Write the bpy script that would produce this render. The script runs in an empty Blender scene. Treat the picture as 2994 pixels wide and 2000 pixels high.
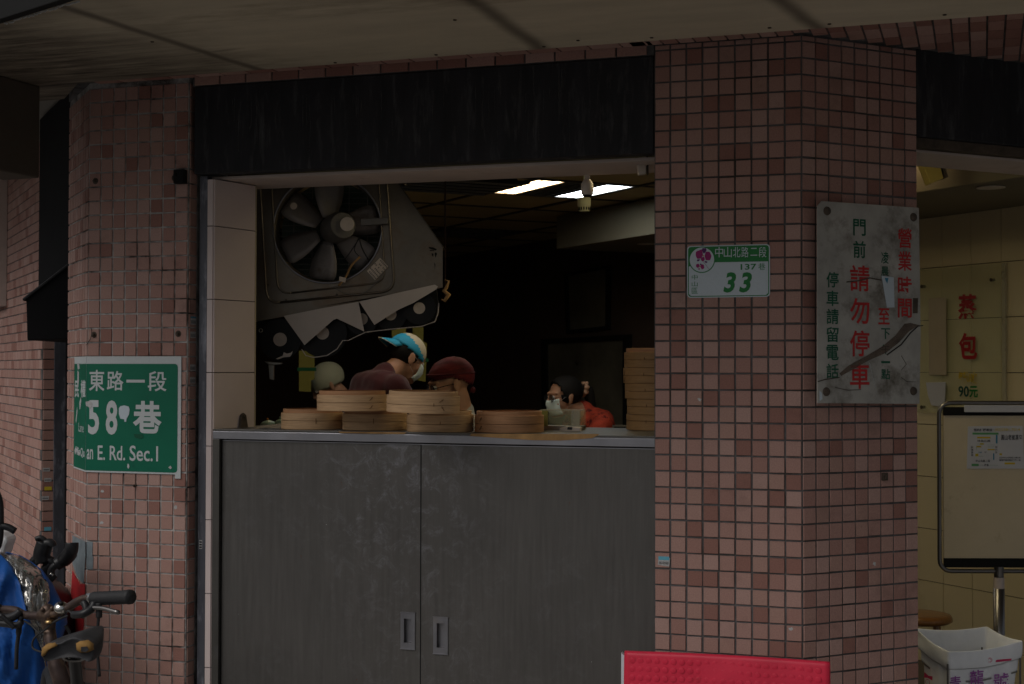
import bpy, bmesh, math, random
from mathutils import Vector as V3, Matrix, noise
rnd = random.Random(7)
S = bpy.context.scene
COL = S.collection
R = math.radians
# ------------------------------------------------------------------ camera
FPX, PW, PH = 4176.05, 2994.0, 2000.0
YAW, PITCH, ROLL = .3178, .0192, .0020
CAM = V3((.96091, -4.33136, 1.5))
FW = V3((-math.sin(YAW)*math.cos(PITCH), math.cos(YAW)*math.cos(PITCH), math.sin(PITCH)))
RT0 = V3((math.cos(YAW), math.sin(YAW), 0)); UP0 = RT0.cross(FW)
RT = RT0*math.cos(ROLL)+UP0*math.sin(ROLL); UP = UP0*math.cos(ROLL)-RT0*math.sin(ROLL)
cd = bpy.data.cameras.new('camera'); cam = bpy.data.objects.new('camera', cd); COL.objects.link(cam)
cam.matrix_world = Matrix(((RT.x, UP.x, -FW.x, CAM.x), (RT.y, UP.y, -FW.y, CAM.y), (RT.z, UP.z, -FW.z, CAM.z), (0, 0, 0, 1)))
cd.sensor_width = 36; cd.lens = FPX*36/PW; cd.clip_end = 500; cd.clip_start = .05
cd.dof.use_dof = True; cd.dof.focus_distance = 4.7; cd.dof.aperture_fstop = 9.0
S.camera = cam
# ------------------------------------------------------------------ light
SUN_EL, SUN_AZ = 48, 214      # azimuth: the direction the light comes from, degrees counter-clockwise from +x is 270-ish
w = bpy.data.worlds.new('World'); S.world = w; w.use_nodes = True
nt = w.node_tree; nt.nodes.clear()
sky = nt.nodes.new('ShaderNodeTexSky'); sky.sky_type = 'NISHITA'; sky.sun_disc = False
sky.sun_elevation = R(SUN_EL); sky.sun_rotation = R(SUN_AZ); sky.dust_density = 4.0; sky.air_density = 1.2; sky.ozone_density = .6
bg = nt.nodes.new('ShaderNodeBackground'); bg.inputs[1].default_value = .075
hs = nt.nodes.new('ShaderNodeHueSaturation'); hs.inputs['Saturation'].default_value = .38
wo = nt.nodes.new('ShaderNodeOutputWorld')
nt.links.new(sky.outputs[0], hs.inputs['Color']); nt.links.new(hs.outputs[0], bg.inputs[0]); nt.links.new(bg.outputs[0], wo.inputs[0])
sl = bpy.data.lights.new('sun', 'SUN'); sl.energy = 1.8; sl.angle = R(45); sl.color = (1, .96, .92)
so = bpy.data.objects.new('sun', sl); COL.objects.link(so)
az = R(SUN_AZ)
sd = V3((math.sin(az)*math.cos(R(SUN_EL)), math.cos(az)*math.cos(R(SUN_EL)), math.sin(R(SUN_EL))))
so.rotation_euler = sd.to_track_quat('Z', 'Y').to_euler(); so.location = (0, -8, 9)
S.view_settings.view_transform = 'Standard'; S.view_settings.look = 'None'
S.view_settings.exposure = -.5; S.view_settings.gamma = 1

# ------------------------------------------------------------------ helpers: places
def ray(x, y): return FW+RT*((x-PW/2)/FPX)-UP*((y-PH/2)/FPX)
def at(x, y, D): return CAM+ray(x, y)*D
def onp(x, y, O, N):
    d = ray(x, y); return CAM+d*((O-CAM).dot(N)/d.dot(N))
class Fr:
    """a flat frame: origin, right, up, outward normal"""
    def __init__(s, O, U, Vv):
        s.O = V3(O); s.U = V3(U).normalized(); s.V = V3(Vv).normalized(); s.N = s.U.cross(s.V)
    def pt(s, u, v, n=0): return s.O+s.U*u+s.V*v+s.N*n
    def px(s, x, y, n=0):
        p = onp(x, y, s.O+s.N*n, s.N)-s.O; return (p.dot(s.U), p.dot(s.V))
    def mat(s, u=0, v=0, n=0):
        o = s.pt(u, v, n)
        return Matrix(((s.U.x, s.V.x, s.N.x, o.x), (s.U.y, s.V.y, s.N.y, o.y), (s.U.z, s.V.z, s.N.z, o.z), (0, 0, 0, 1)))
Z = V3((0, 0, 1)); q = math.sqrt(.5)
A_ = V3((q, q, 0)); B_ = V3((-q, q, 0))
FAC = Fr((0, 0, 0), (1, 0, 0), Z)                      # main front of the shop, normal towards the street
CHR = Fr((.45, 0, 0), A_, Z)                           # right pillar's splayed face
CHL = Fr((-2.043, 0, 0), (q, -q, 0), Z)                # left pillar's splayed face (u negative)
# ------------------------------------------------------------------ helpers: meshes
class MB:
    def __init__(s): s.v = []; s.f = []; s.m = []
    def face(s, idx, mi=0): s.f.append(idx); s.m.append(mi)
    def add(s, vs, fs, mi=0):
        b = len(s.v); s.v += [tuple(p) for p in vs]
        for f in fs: s.f.append([b+i for i in f]); s.m.append(mi)
    def prism(s, fr, poly, n0, n1, mi=0, inset=0):
        k = len(poly)
        top = poly
        if inset:
            cx = sum(p[0] for p in poly)/k; cy = sum(p[1] for p in poly)/k
            top = [(p[0]+math.copysign(inset, cx-p[0]), p[1]+math.copysign(inset, cy-p[1])) for p in poly]
        vs = [fr.pt(a, b, n0) for a, b in poly]+[fr.pt(a, b, n1) for a, b in top]
        fs = [list(range(k))[::-1], list(range(k, 2*k))]+[[i, (i+1) % k, k+(i+1) % k, k+i] for i in range(k)]
        s.add(vs, fs, mi)
    def box(s, fr, u0, u1, v0, v1, n0, n1, mi=0, inset=0): s.prism(fr, [(u0, v0), (u1, v0), (u1, v1), (u0, v1)], n0, n1, mi, inset)
    def grid(s, rows, mi=0, closed=False):
        b = len(s.v); nr = len(rows); nc = len(rows[0])
        for r in rows: s.v += [tuple(p) for p in r]
        for i in range(nr-1):
            for j in range(nc if closed else nc-1):
                j2 = (j+1) % nc
                s.f.append([b+i*nc+j, b+i*nc+j2, b+(i+1)*nc+j2, b+(i+1)*nc+j]); s.m.append(mi)
    def tube(s, pts, r, seg=10, mi=0, cap=True):
        pts = [V3(p) for p in pts]; rs = r if isinstance(r, (list, tuple)) else [r]*len(pts)
        rows = []; up = None
        for i, p in enumerate(pts):
            t = (pts[min(i+1, len(pts)-1)]-pts[max(i-1, 0)]).normalized()
            if up is None: up = t.orthogonal().normalized()
            a = (up-t*up.dot(t)); a = a.normalized() if a.length > 1e-6 else t.orthogonal().normalized()
            up = a; b2 = t.cross(a)
            rows.append([p+(a*math.cos(2*math.pi*k/seg)+b2*math.sin(2*math.pi*k/seg))*rs[i] for k in range(seg)])
        base = len(s.v); s.grid(rows, mi, True)
        if cap:
            s.f.append([base+k for k in range(seg)][::-1]); s.m.append(mi)
            o = base+(len(pts)-1)*seg; s.f.append([o+k for k in range(seg)]); s.m.append(mi)
    def lathe(s, O, ax, prof, seg=32, mi=0, cap=True):
        O = V3(O); ax = V3(ax).normalized(); a = ax.orthogonal().normalized(); b2 = ax.cross(a)
        rows = [[O+ax*h+(a*math.cos(2*math.pi*k/seg)+b2*math.sin(2*math.pi*k/seg))*r for k in range(seg)] for r, h in prof]
        base = len(s.v); s.grid(rows, mi, True)
        if cap:
            s.f.append([base+k for k in range(seg)][::-1]); s.m.append(mi)
            o = base+(len(prof)-1)*seg; s.f.append([o+k for k in range(seg)]); s.m.append(mi)
    def ell(s, c, r, seg=20, ring=12, mi=0, M=None):
        c = V3(c); base = len(s.v); M = M or Matrix.Identity(3)
        rows = [[c+M @ V3((r[0]*math.sin(t)*math.cos(f), r[1]*math.sin(t)*math.sin(f), r[2]*math.cos(t)))
                 for f in [2*math.pi*k/seg for k in range(seg)]] for t in [math.pi*(i+.02)/(ring+.04) for i in range(ring+1)]]
        s.grid(rows, mi, True)
        s.f.append([base+k for k in range(seg)][::-1]); s.m.append(mi)
        o = base+ring*seg; s.f.append([o+k for k in range(seg)]); s.m.append(mi)
    def caps(s, p0, r0, p1, r1, seg=14, mi=0):
        p0 = V3(p0); p1 = V3(p1); d = (p1-p0); L = d.length; d = d/L if L > 1e-6 else Z
        prof = [(r0*math.cos(t)+1e-4, -r0*math.sin(t)) for t in [math.pi/2*(1-i/4) for i in range(5)]]
        prof += [(r1*math.cos(t)+1e-4, L+r1*math.sin(t)) for t in [math.pi/2*i/4 for i in range(5)]]
        s.lathe(p0, d, prof, seg, mi)
    def mesh(s, name, mats, smooth=False, rec=True):
        me = bpy.data.meshes.new(name); me.from_pydata(s.v, [], s.f)
        for m in (mats if isinstance(mats, (list, tuple)) else [mats]): me.materials.append(m)
        me.polygons.foreach_set('material_index', s.m)
        if smooth: me.polygons.foreach_set('use_smooth', [True]*len(s.f))
        if rec:
            bm = bmesh.new(); bm.from_mesh(me); bmesh.ops.recalc_face_normals(bm, faces=bm.faces); bm.to_mesh(me); bm.free()
        me.update(); return me
    def build(s, name, mats, parent=None, smooth=False, bevel=0, **kw):
        return link(name, s.mesh(name, mats, smooth), parent, bevel=bevel, **kw)
def link(name, me, parent=None, M=None, bevel=0, solid=0, sub=0, label=None, kind=None, autos=False):
    o = bpy.data.objects.new(name, me); COL.objects.link(o)
    if M is not None: o.matrix_world = M
    if parent is not None:
        o.parent = parent
        o.matrix_parent_inverse = PINV.get(parent.name) or Matrix.Identity(4)
    if solid:
        md = o.modifiers.new('solid', 'SOLIDIFY'); md.thickness = solid; md.offset = 0
    if sub:
        md = o.modifiers.new('sub', 'SUBSURF'); md.levels = md.render_levels = sub
    if bevel:
        md = o.modifiers.new('bevel', 'BEVEL'); md.width = bevel; md.segments = 2; md.limit_method = 'ANGLE'; md.angle_limit = R(40)
    if label: o['label'] = label
    if kind: o['kind'] = kind
    return o
PINV = {}
def thing(name, label, cat, loc=(0, 0, 0), group=None):
    o = bpy.data.objects.new(name, None); COL.objects.link(o); o.location = loc; o.empty_display_size = .05
    PINV[o.name] = Matrix.Translation(-V3(loc))
    o['label'] = label; o['category'] = cat
    if group: o['group'] = group
    return o
def tag(o, label, cat, group=None):
    o['label'] = label; o['category'] = cat
    if group: o['group'] = group
    return o
def struct(o): o['kind'] = 'structure'; return o
TXT = {}
def text(name, s, fr, u, v, wd, ht, mat, parent, n=.001, bold=0, shear=0, rot=0):
    """flat print: the string s fitted to wd x ht, centred at (u, v) of the frame"""
    key = (s, bold, shear)
    if key not in TXT:
        c = bpy.data.curves.new('t', 'FONT'); c.body = s; c.resolution_u = 3; c.offset = bold; c.shear = shear
        o = bpy.data.objects.new('t', c); COL.objects.link(o); bpy.context.view_layer.update()
        me = bpy.data.meshes.new_from_object(o.evaluated_get(bpy.context.evaluated_depsgraph_get()))
        TXT[key] = ([tuple(p.co) for p in me.vertices], [list(p.vertices) for p in me.polygons])
        bpy.data.objects.remove(o); bpy.data.curves.remove(c); bpy.data.meshes.remove(me)
    vs, fs = TXT[key]
    x0 = min(p[0] for p in vs); x1 = max(p[0] for p in vs); y0 = min(p[1] for p in vs); y1 = max(p[1] for p in vs)
    m = MB(); cr, sr = math.cos(rot), math.sin(rot)
    P = []
    for p in vs:
        a = ((p[0]-x0)/(x1-x0)-.5)*wd; b = (((p[1]-y0)/(y1-y0)) if y1 > y0 else .5)*ht-.5*ht
        P.append(fr.pt(u+a*cr-b*sr, v+a*sr+b*cr, n))
    m.add(P, fs)
    me = m.mesh(name, mat, rec=False)
    return link(name, me, parent)
# ------------------------------------------------------------------ helpers: materials
def mk(name, c, rough=.6, metal=0, var=.15, vs=6, sc=(1, 1, 1), bump=0, bs=300, dirt=None, ds=3, da=(.55, .75), c2=None, spec=.28,
       emit=None, es=0, trans=0, alpha=1, coat=0, rv=.08, sheen=0, sss=0):
    m = bpy.data.materials.new(name); m.use_nodes = True; t = m.node_tree; n = t.nodes; L = t.links
    b = n['Principled BSDF']; geo = n.new('ShaderNodeNewGeometry'); mp = n.new('ShaderNodeMapping'); mp.inputs['Scale'].default_value = sc
    L.new(geo.outputs['Position'], mp.inputs[0])
    nz = n.new('ShaderNodeTexNoise'); nz.inputs['Scale'].default_value = vs; nz.inputs['Detail'].default_value = 6; nz.inputs['Roughness'].default_value = .6
    L.new(mp.outputs[0], nz.inputs['Vector'])
    rp = n.new('ShaderNodeValToRGB'); rp.color_ramp.elements[0].position = .3; rp.color_ramp.elements[1].position = .7
    lo = [x*(1-var) for x in c]; hi = [min(1, x*(1+var)) for x in (c2 or c)]
    rp.color_ramp.elements[0].color = (*lo, 1); rp.color_ramp.elements[1].color = (*hi, 1)
    L.new(nz.outputs[0], rp.inputs[0]); colr = rp.outputs[0]
    if dirt:
        n2 = n.new('ShaderNodeTexNoise'); n2.inputs['Scale'].default_value = ds; n2.inputs['Detail'].default_value = 8; n2.inputs['Roughness'].default_value = .68
        L.new(mp.outputs[0], n2.inputs['Vector'])
        mr = n.new('ShaderNodeMapRange'); mr.inputs[1].default_value = da[0]; mr.inputs[2].default_value = da[1]; L.new(n2.outputs[0], mr.inputs[0])
        mx = n.new('ShaderNodeMix'); mx.data_type = 'RGBA'; L.new(mr.outputs[0], mx.inputs[0]); L.new(colr, mx.inputs[6]); mx.inputs[7].default_value = (*dirt, 1)
        colr = mx.outputs[2]
    L.new(colr, b.inputs['Base Color'])
    mr2 = n.new('ShaderNodeMapRange'); mr2.inputs[3].default_value = max(0, rough-rv); mr2.inputs[4].default_value = min(1, rough+rv)
    L.new(nz.outputs[0], mr2.inputs[0]); L.new(mr2.outputs[0], b.inputs['Roughness'])
    b.inputs['Metallic'].default_value = metal; b.inputs['Specular IOR Level'].default_value = spec
    if bump:
        n3 = n.new('ShaderNodeTexNoise'); n3.inputs['Scale'].default_value = bs; n3.inputs['Detail'].default_value = 3
        L.new(mp.outputs[0], n3.inputs['Vector']); bp = n.new('ShaderNodeBump'); bp.inputs['Strength'].default_value = bump; bp.inputs['Distance'].default_value = .002
        L.new(n3.outputs[0], bp.inputs['Height']); L.new(bp.outputs[0], b.inputs['Normal'])
    if emit: b.inputs['Emission Color'].default_value = (*emit, 1); b.inputs['Emission Strength'].default_value = es
    if trans: b.inputs['Transmission Weight'].default_value = trans; b.inputs['IOR'].default_value = 1.45
    if alpha < 1: b.inputs['Alpha'].default_value = alpha
    if coat: b.inputs['Coat Weight'].default_value = coat
    if sheen: b.inputs['Sheen Weight'].default_value = sheen
    if sss: b.inputs['Subsurface Weight'].default_value = sss; b.inputs['Subsurface Radius'].default_value = (.02, .008, .004)
    return m
M = {}
TS = [(.375, .228, .194), (.355, .207, .174), (.325, .180, .150), (.40, .255, .22), (.262, .130, .105), (.36, .218, .180)]
M['tile'] = [mk('terracotta_%d' % i, c, .72, var=.16, vs=260, bump=.35, bs=420, dirt=[x*.62 for x in c], ds=5, da=(.56, .78)) for i, c in enumerate(TS)]
M['grout'] = mk('grout', (.115, .11, .112), .9, var=.3, vs=40, bump=.5, dirt=(.05, .045, .04), ds=6, da=(.45, .65))
M['grout_light'] = mk('pale_grout', (.40, .39, .38), .9, var=.35, vs=30, bump=.5, dirt=(.06, .05, .045), ds=5, da=(.47, .62))
M['cream'] = mk('cream_glazed_tile', (.66, .57, .37), .32, var=.04, vs=3, dirt=(.42, .34, .2), ds=2.5, da=(.6, .9))
M['jamb'] = mk('pale_glazed_tile', (.58, .49, .475), .4, var=.06, vs=3, dirt=(.36, .27, .22), ds=3, da=(.62, .9), bump=.05, bs=120)
M['white_soffit'] = mk('soffit_paint', (.55, .46, .42), .6, var=.1, vs=4, dirt=(.3, .22, .18), ds=4, da=(.6, .85))
M['black_board'] = mk('black_painted_board', (.021, .021, .025), .7, var=.35, vs=5, sc=(3, 3, .5), dirt=(.085, .085, .09), ds=9, da=(.53, .78), bump=.15, bs=60, spec=.25)
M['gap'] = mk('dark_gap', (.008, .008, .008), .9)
M['canopy'] = mk('canopy_paint', (.53, .465, .35), .75, var=.16, vs=2.2, sc=(.6, 2.2, 1), dirt=(.13, .095, .06), ds=1.6, da=(.55, .85), bump=.1, bs=60)
M['soot'] = mk('soot_stain', (.10, .078, .06), .85, var=.3, vs=9, alpha=.55)
M['steel'] = mk('brushed_steel', (.115, .11, .103), .46, .85, var=.12, vs=5, sc=(1.8, 1.8, .8), dirt=(.185, .185, .205), ds=5.5, da=(.56, .84), bump=.04, bs=500)
M['steel_edge'] = mk('bright_steel', (.30, .30, .33), .38, 1, var=.12, vs=8, dirt=(.3, .27, .25), ds=7, da=(.55, .8))
M['rail'] = mk('guide_rail_paint', (.10, .105, .125), .45, .4, var=.3, vs=14, sc=(1, 1, .3), dirt=(.30, .31, .36), ds=18, da=(.52, .72))
M['hood'] = mk('greasy_steel', (.17, .147, .12), .42, .75, var=.18, vs=5, dirt=(.14, .09, .055), ds=6, da=(.5, .75), bump=.2, bs=40)
M['hood_dark'] = mk('dark_fan_metal', (.15, .14, .13), .5, .5, var=.2, vs=10)
M['blade'] = mk('fan_blade', (.24, .215, .20), .5, .35, var=.15, vs=12, dirt=(.1, .07, .05), ds=9, da=(.5, .75))
M['label_pale'] = mk('pale_print', (.55, .47, .40), .6, var=.1, vs=30)
M['paper'] = mk('white_sheet', (.50, .45, .43), .7, var=.06, vs=10, bump=.15, bs=30)
M['vinyl'] = mk('black_vinyl', (.008, .008, .009), .5, var=.2, spec=.25)
M['film'] = mk('torn_film_edge', (.42, .38, .36), .4, var=.3, vs=60)
M['bamboo'] = mk('bamboo', (.45, .285, .155), .55, var=.15, vs=14, sc=(1, 1, 16), c2=(.49, .32, .18), bump=.15, bs=60, dirt=(.30, .17, .08), ds=5, da=(.58, .85))
M['bamboo_red'] = mk('bamboo_stained', (.40, .21, .105), .5, var=.2, vs=14, sc=(1, 1, 16), bump=.15, bs=60)
M['bamboo_amber'] = mk('bamboo_amber', (.36, .205, .085), .5, var=.2, vs=12, sc=(1, 1, 14), dirt=(.25, .12, .04), ds=6, da=(.55, .8))
M['peg'] = mk('bamboo_peg', (.20, .11, .05), .6)
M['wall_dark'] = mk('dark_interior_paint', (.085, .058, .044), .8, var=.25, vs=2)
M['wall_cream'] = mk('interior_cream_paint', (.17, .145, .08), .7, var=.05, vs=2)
M['bulk'] = mk('dull_bulkhead_paint', (.20, .175, .12), .8, var=.06, vs=2)
M['ctile'] = mk('ceiling_panel', (.50, .39, .20), .85, var=.12, vs=5, bump=.1)
M['tbar'] = mk('ceiling_bar', (.05, .04, .03), .6)
M['louver'] = mk('louver_metal', (.28, .27, .25), .3, .8)
M['lamp_warm'] = mk('warm_tube', (.9, .8, .6), .5, emit=(1, .72, .40), es=16)
M['side_fill'] = mk('side_fill_tube', (.9, .8, .5), .5, emit=(1, .84, .48), es=26)
M['lamp_cool'] = mk('cool_tube', (.9, .9, .9), .5, emit=(.85, .95, 1), es=16)
M['white_pl'] = mk('white_plastic', (.62, .55, .48), .4, var=.05)
M['ivory_pl'] = mk('ivory_plastic', (.62, .62, .40), .4, var=.05)
M['yellow_pl'] = mk('yellowed_plastic', (.42, .33, .09), .45, var=.1)
M['black_pl'] = mk('black_plastic', (.018, .018, .02), .38, var=.3, vs=20)
M['blackcloth'] = mk('black_awning_cloth', (.006, .006, .007), .9, spec=.15)
M['rubber'] = mk('black_rubber', (.022, .022, .024), .6, var=.3, vs=30, bump=.3, bs=150)
M['green'] = mk('sign_green', (.003, .13, .075), .38, var=.08, vs=4, dirt=(.004, .07, .05), ds=9, da=(.6, .75))
M['green2'] = mk('plate_green', (.008, .17, .035), .35, var=.05)
M['refl'] = mk('sign_white', (.50, .53, .54), .45, var=.06, vs=300)
M['plate_white'] = mk('plate_white', (.50, .57, .63), .38, var=.04, vs=200)
M['magenta'] = mk('orchid_magenta', (.28, .006, .13), .4); M['purple'] = mk('orchid_purple', (.09, .008, .12), .4); M['gold'] = mk('orchid_gold', (.5, .22, .08), .4)
M['old_white'] = mk('weathered_white', (.36, .35, .325), .75, var=.2, vs=9, dirt=(.10, .085, .065), ds=7, da=(.50, .70), bump=.1, bs=40)
M['grime'] = mk('grime', (.075, .058, .045), .8, var=.4, vs=20)
M['red'] = mk('lettering_red', (.42, .022, .022), .5, var=.2, vs=30); M['dgreen'] = mk('lettering_green', (.005, .085, .045), .5, var=.2, vs=30)
M['red2'] = mk('cut_letter_red', (.34, .012, .014), .4); M['yel'] = mk('cut_letter_yellow', (.55, .38, .01), .4); M['grn'] = mk('cut_letter_green', (.0, .15, .03), .4); M['teal'] = mk('cut_letter_teal', (.0, .06, .05), .4)
M['acryl'] = mk('clear_acrylic', (.62, .64, .38), .18, alpha=.20, coat=.6)
M['acryl2'] = mk('dull_acrylic', (.50, .48, .36), .25, alpha=.45)
M['card'] = mk('beige_card', (.42, .35, .24), .6, var=.05)
M['tube_steel'] = mk('frame_steel', (.20, .19, .185), .3, .9, var=.12)
M['board'] = mk('stained_whiteboard', (.66, .56, .40), .42, var=.07, vs=5, dirt=(.30, .22, .13), ds=7, da=(.6, .85), alpha=.78)
M['notice'] = mk('notice_paper', (.52, .52, .55), .5, var=.04)
M['ink'] = mk('ink_black', (.015, .015, .02), .6); M['ink_y'] = mk('ink_yellow', (.55, .42, .03), .6); M['ink_g'] = mk('ink_green', (.10, .30, .12), .6); M['ink_b'] = mk('ink_blue', (.05, .22, .35), .6)
M['wood'] = mk('stool_wood', (.23, .10, .028), .3, var=.25, vs=10, sc=(1, 6, 1), coat=.4)
M['bag'] = mk('white_woven_bag', (.84, .85, .87), .6, var=.06, vs=20, bump=.4, bs=45)
M['bagpink'] = mk('bag_print_pink', (.55, .03, .11), .6); M['bagpurple'] = mk('bag_print_purple', (.33, .10, .36), .6)
M['mat'] = mk('red_rubber_mat', (.58, .024, .058), .42, var=.14, vs=7, dirt=(.25, .02, .025), ds=9, da=(.56, .8))
M['paleedge'] = mk('pale_board_edge', (.55, .57, .62), .5)
M['blue'] = mk('blue_rain_cloth', (.008, .075, .30), .6, var=.15, vs=6, bump=.3, bs=30)
M['clear'] = mk('clear_film', (.34, .33, .31), .14, .7, var=.8, vs=7, rv=.12, coat=1)
M['brownmetal'] = mk('worn_bike_paint', (.065, .045, .04), .42, .5, var=.4, vs=25, dirt=(.15, .10, .07), ds=20, da=(.5, .7))
M['chrome'] = mk('chrome', (.6, .58, .55), .18, 1)
M['saddle'] = mk('cracked_saddle', (.03, .03, .033), .55, var=.4, vs=20, bump=.6, bs=60)
M['foam'] = mk('saddle_foam', (.27, .15, .045), .8, var=.3, vs=25, bump=.6, bs=80)
M['redpaper'] = mk('red_paper', (.38, .018, .022), .7, var=.3, vs=15); M['tape'] = mk('grey_tape', (.17, .20, .22), .55, var=.35, vs=20)
M['sticker'] = mk('pale_sticker', (.42, .42, .42), .6, var=.2, vs=150); M['skyblue'] = mk('blue_sticker', (.12, .38, .50), .6)
M['cardboard'] = mk('brown_card', (.33, .19, .075), .7, var=.25, vs=8, sc=(3, 1, 1))
M['asphalt'] = mk('asphalt', (.11, .11, .11), .9, var=.25, vs=30, bump=.5); M['paving'] = mk('paving', (.34, .32, .29), .85, var=.2, vs=8)
M['render'] = mk('building_render', (.28, .26, .23), .85, var=.15, vs=1)
M['floor'] = mk('shop_floor', (.10, .085, .07), .5, var=.2)
M['skin'] = mk('skin', (.46, .255, .165), .5, var=.06, vs=40, sss=.08)
M['hair'] = mk('black_hair', (.008, .007, .006), .75, var=.4, vs=60, sc=(1, 1, .2))
M['maroon'] = mk('maroon_shirt', (.055, .009, .012), .85, var=.15, vs=12, sheen=.2)
M['orange'] = mk('orange_print_shirt', (.42, .055, .028), .8, var=.3, vs=22, dirt=(.09, .012, .012), ds=28, da=(.52, .60))
M['shirtw'] = mk('pale_shirt', (.45, .46, .42), .8, var=.06); M['trousers'] = mk('dark_trousers', (.02, .02, .025), .85)
M['capw'] = mk('cap_white', (.55, .50, .37), .75, var=.05); M['capb'] = mk('cap_blue', (.03, .34, .55), .6, var=.05); M['capg'] = mk('cap_greenish_white', (.36, .37, .27), .8, var=.08)
M['scarf'] = mk('red_scarf', (.10, .010, .014), .75, var=.6, vs=10, sc=(1, 1, 4), dirt=(.24, .03, .02), ds=9, da=(.55, .75))
M['mask'] = mk('mask_blue', (.66, .78, .76), .75, var=.04, bump=.15, bs=60); M['scrun'] = mk('scrunchie', (.50, .30, .20), .8, var=.2, vs=40)
M['yelpaper'] = mk('yellow_paper', (.24, .22, .05), .8, var=.1, vs=10); M['eye'] = mk('eye_white', (.5, .48, .45), .3)
M['bowl'] = mk('celadon_bowl', (.30, .42, .33), .4); M['orangeknob'] = mk('orange_knob', (.6, .22, .02), .4)
M['glassy'] = mk('lens', (.08, .09, .10), .1, alpha=.35, coat=1)

# ================================================================== ground and street
m = MB(); m.box(Fr((0, 0, 0), (1, 0, 0), (0, 1, 0)), -60, 60, -60, 60, -.3, 0); struct(m.build('road', M['asphalt']))
m = MB(); m.box(Fr((0, 0, 0), (1, 0, 0), (0, 1, 0)), -12, 12, -1.7, -.02, -.1, .12); struct(m.build('pavement', M['paving'], bevel=.01))
HOR = Fr((0, 0, 0), (1, 0, 0), (0, 1, 0))              # horizontal frame (u = x, v = y, n = z)

# wall line on the right of the shop: cream tiled partition, direction B
wz = at(2820, 1000, 6.65); WP = V3((wz.x, wz.y, 0))
PART = Fr(WP, -B_, Z)                                   # u grows towards the camera's right, normal faces the shop
def partu(x, y=1000): return PART.px(x, y)[0]
LJ = V3((-1.535, .31, 0))
# shop floor, roof mass
far = WP+B_*7.0; nearR = WP-B_*1.15
roompoly = [(-1.60, .30), (0.0, .42), (.60, .50), (nearR.x, nearR.y), (far.x, far.y), (-8.2, 7.6), (-2.20, .46)]
m = MB(); m.prism(HOR, [(-1.7, .08), (.4, .08), (2.5, 1.9), (2.9, 2.6), (far.x+.6, far.y+.3), (-8.6, 8.0), (-2.35, .30)], .0, .10); struct(m.build('floor', M['floor']))
m = MB(); m.prism(HOR, [(-1.62, .065), (.50, .065), (3.9, 3.3), (far.x+.9, far.y+.6), (-8.8, 8.4), (-2.30, .30), (-2.0, .065)], 2.60, 7.5); struct(m.build('upper_storey', M['render']))
# dark interior walls
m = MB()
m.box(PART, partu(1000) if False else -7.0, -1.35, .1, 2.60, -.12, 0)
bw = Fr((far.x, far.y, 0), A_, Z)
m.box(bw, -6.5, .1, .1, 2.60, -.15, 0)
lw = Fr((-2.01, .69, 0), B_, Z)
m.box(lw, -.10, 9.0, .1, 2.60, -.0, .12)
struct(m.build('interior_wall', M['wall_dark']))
# ================================================================== interior ceiling: 60 cm panels set in dark bars
T1 = onp(1443, 565, V3((0, 0, 2.43)), Z); T3 = onp(1835, 545.5, V3((0, 0, 2.43)), Z); T2 = onp(1569, 529, V3((0, 0, 2.43)), Z); T4 = onp(1642, 575, V3((0, 0, 2.43)), Z)
tc = (T1+T3)/2
CEI = Fr((tc.x, tc.y, 2.43), A_, B_)                    # right-handed: A x B = up, so n is up
def oldceil(): pass
ceil = struct(link('ceiling', None)); ceil.empty_display_size = .1
m = MB(); m.prism(HOR, [(-1.62, .37), (0.0, .44), (.50, .56), (nearR.x, nearR.y), (far.x, far.y), (-8.2, 7.6), (-2.20, .50)], 2.465, 2.50); m.build('ceiling_deck', M['gap'], ceil)
P = .6
def inroom(p):
    return (p-WP).dot(V3((-q, -q, 0))) > .0 and p.y > .42 and (p-V3((-2.22, .5, 0))).dot(A_) > 0 and p.y-.5-(p.x-.3)*1.0 > -.0
m = MB()
for j in range(-9, 13):
    for i in range(-9, 11):
        c = CEI.pt((i-.5)*P, j*P); e = CEI.pt(i*P, (j-.5)*P)
        if inroom(c): m.box(CEI, (i-.5)*P-.012, (i-.5)*P+.012, (j-.5)*P+.012, (j+.5)*P-.012, .0, .03)
        if inroom(e): m.box(CEI, (i-.5)*P-.012, (i+.5)*P-.012, (j-.5)*P-.012, (j-.5)*P+.0119, .001, .029)
m.build('ceiling_bar', M['tbar'], ceil)
pm = MB(); pm.box(Fr((0, 0, 0), (1, 0, 0), (0, 1, 0)), -.286, .286, -.286, .286, 0, .012, inset=-.002)
pme = pm.mesh('ceiling_panel', M['ctile'])
_f = onp(1425, 680, V3((0, 0, 2.43)), Z)-CEI.O; _g = CHR.pt(.50, 0)+B_*.80-CEI.O; SIDE_FILL = (round(_g.dot(A_)/P), round(_g.dot(B_)/P)); SKIP = {(0, 0), (round(_f.dot(A_)/P), round(_f.dot(B_)/P)), (1, -3), SIDE_FILL}
_k = onp(1150, 512, V3((0, 0, 2.43)), Z)-CEI.O; _h = (round(_k.dot(A_)/P), round(_k.dot(B_)/P)); SKIP.add(_h); print('cells', SKIP, _h, _k.dot(A_)/P, _k.dot(B_)/P)
for i in range(-6, 7):
    for j in range(-5, 10):
        c = CEI.pt(i*P, j*P, 0)
        d = (c-CAM).dot(FW); pxx = PW/2+FPX*(c-CAM).dot(RT)/d
        if (i, j) in SKIP or d < 4.4 or d > 12 or pxx < 850 or pxx > 3200 or not inroom(c): continue
        link('ceiling_panel', pme, ceil, CEI.mat(i*P, j*P, .006+rnd.uniform(-.001, .002)))
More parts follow.
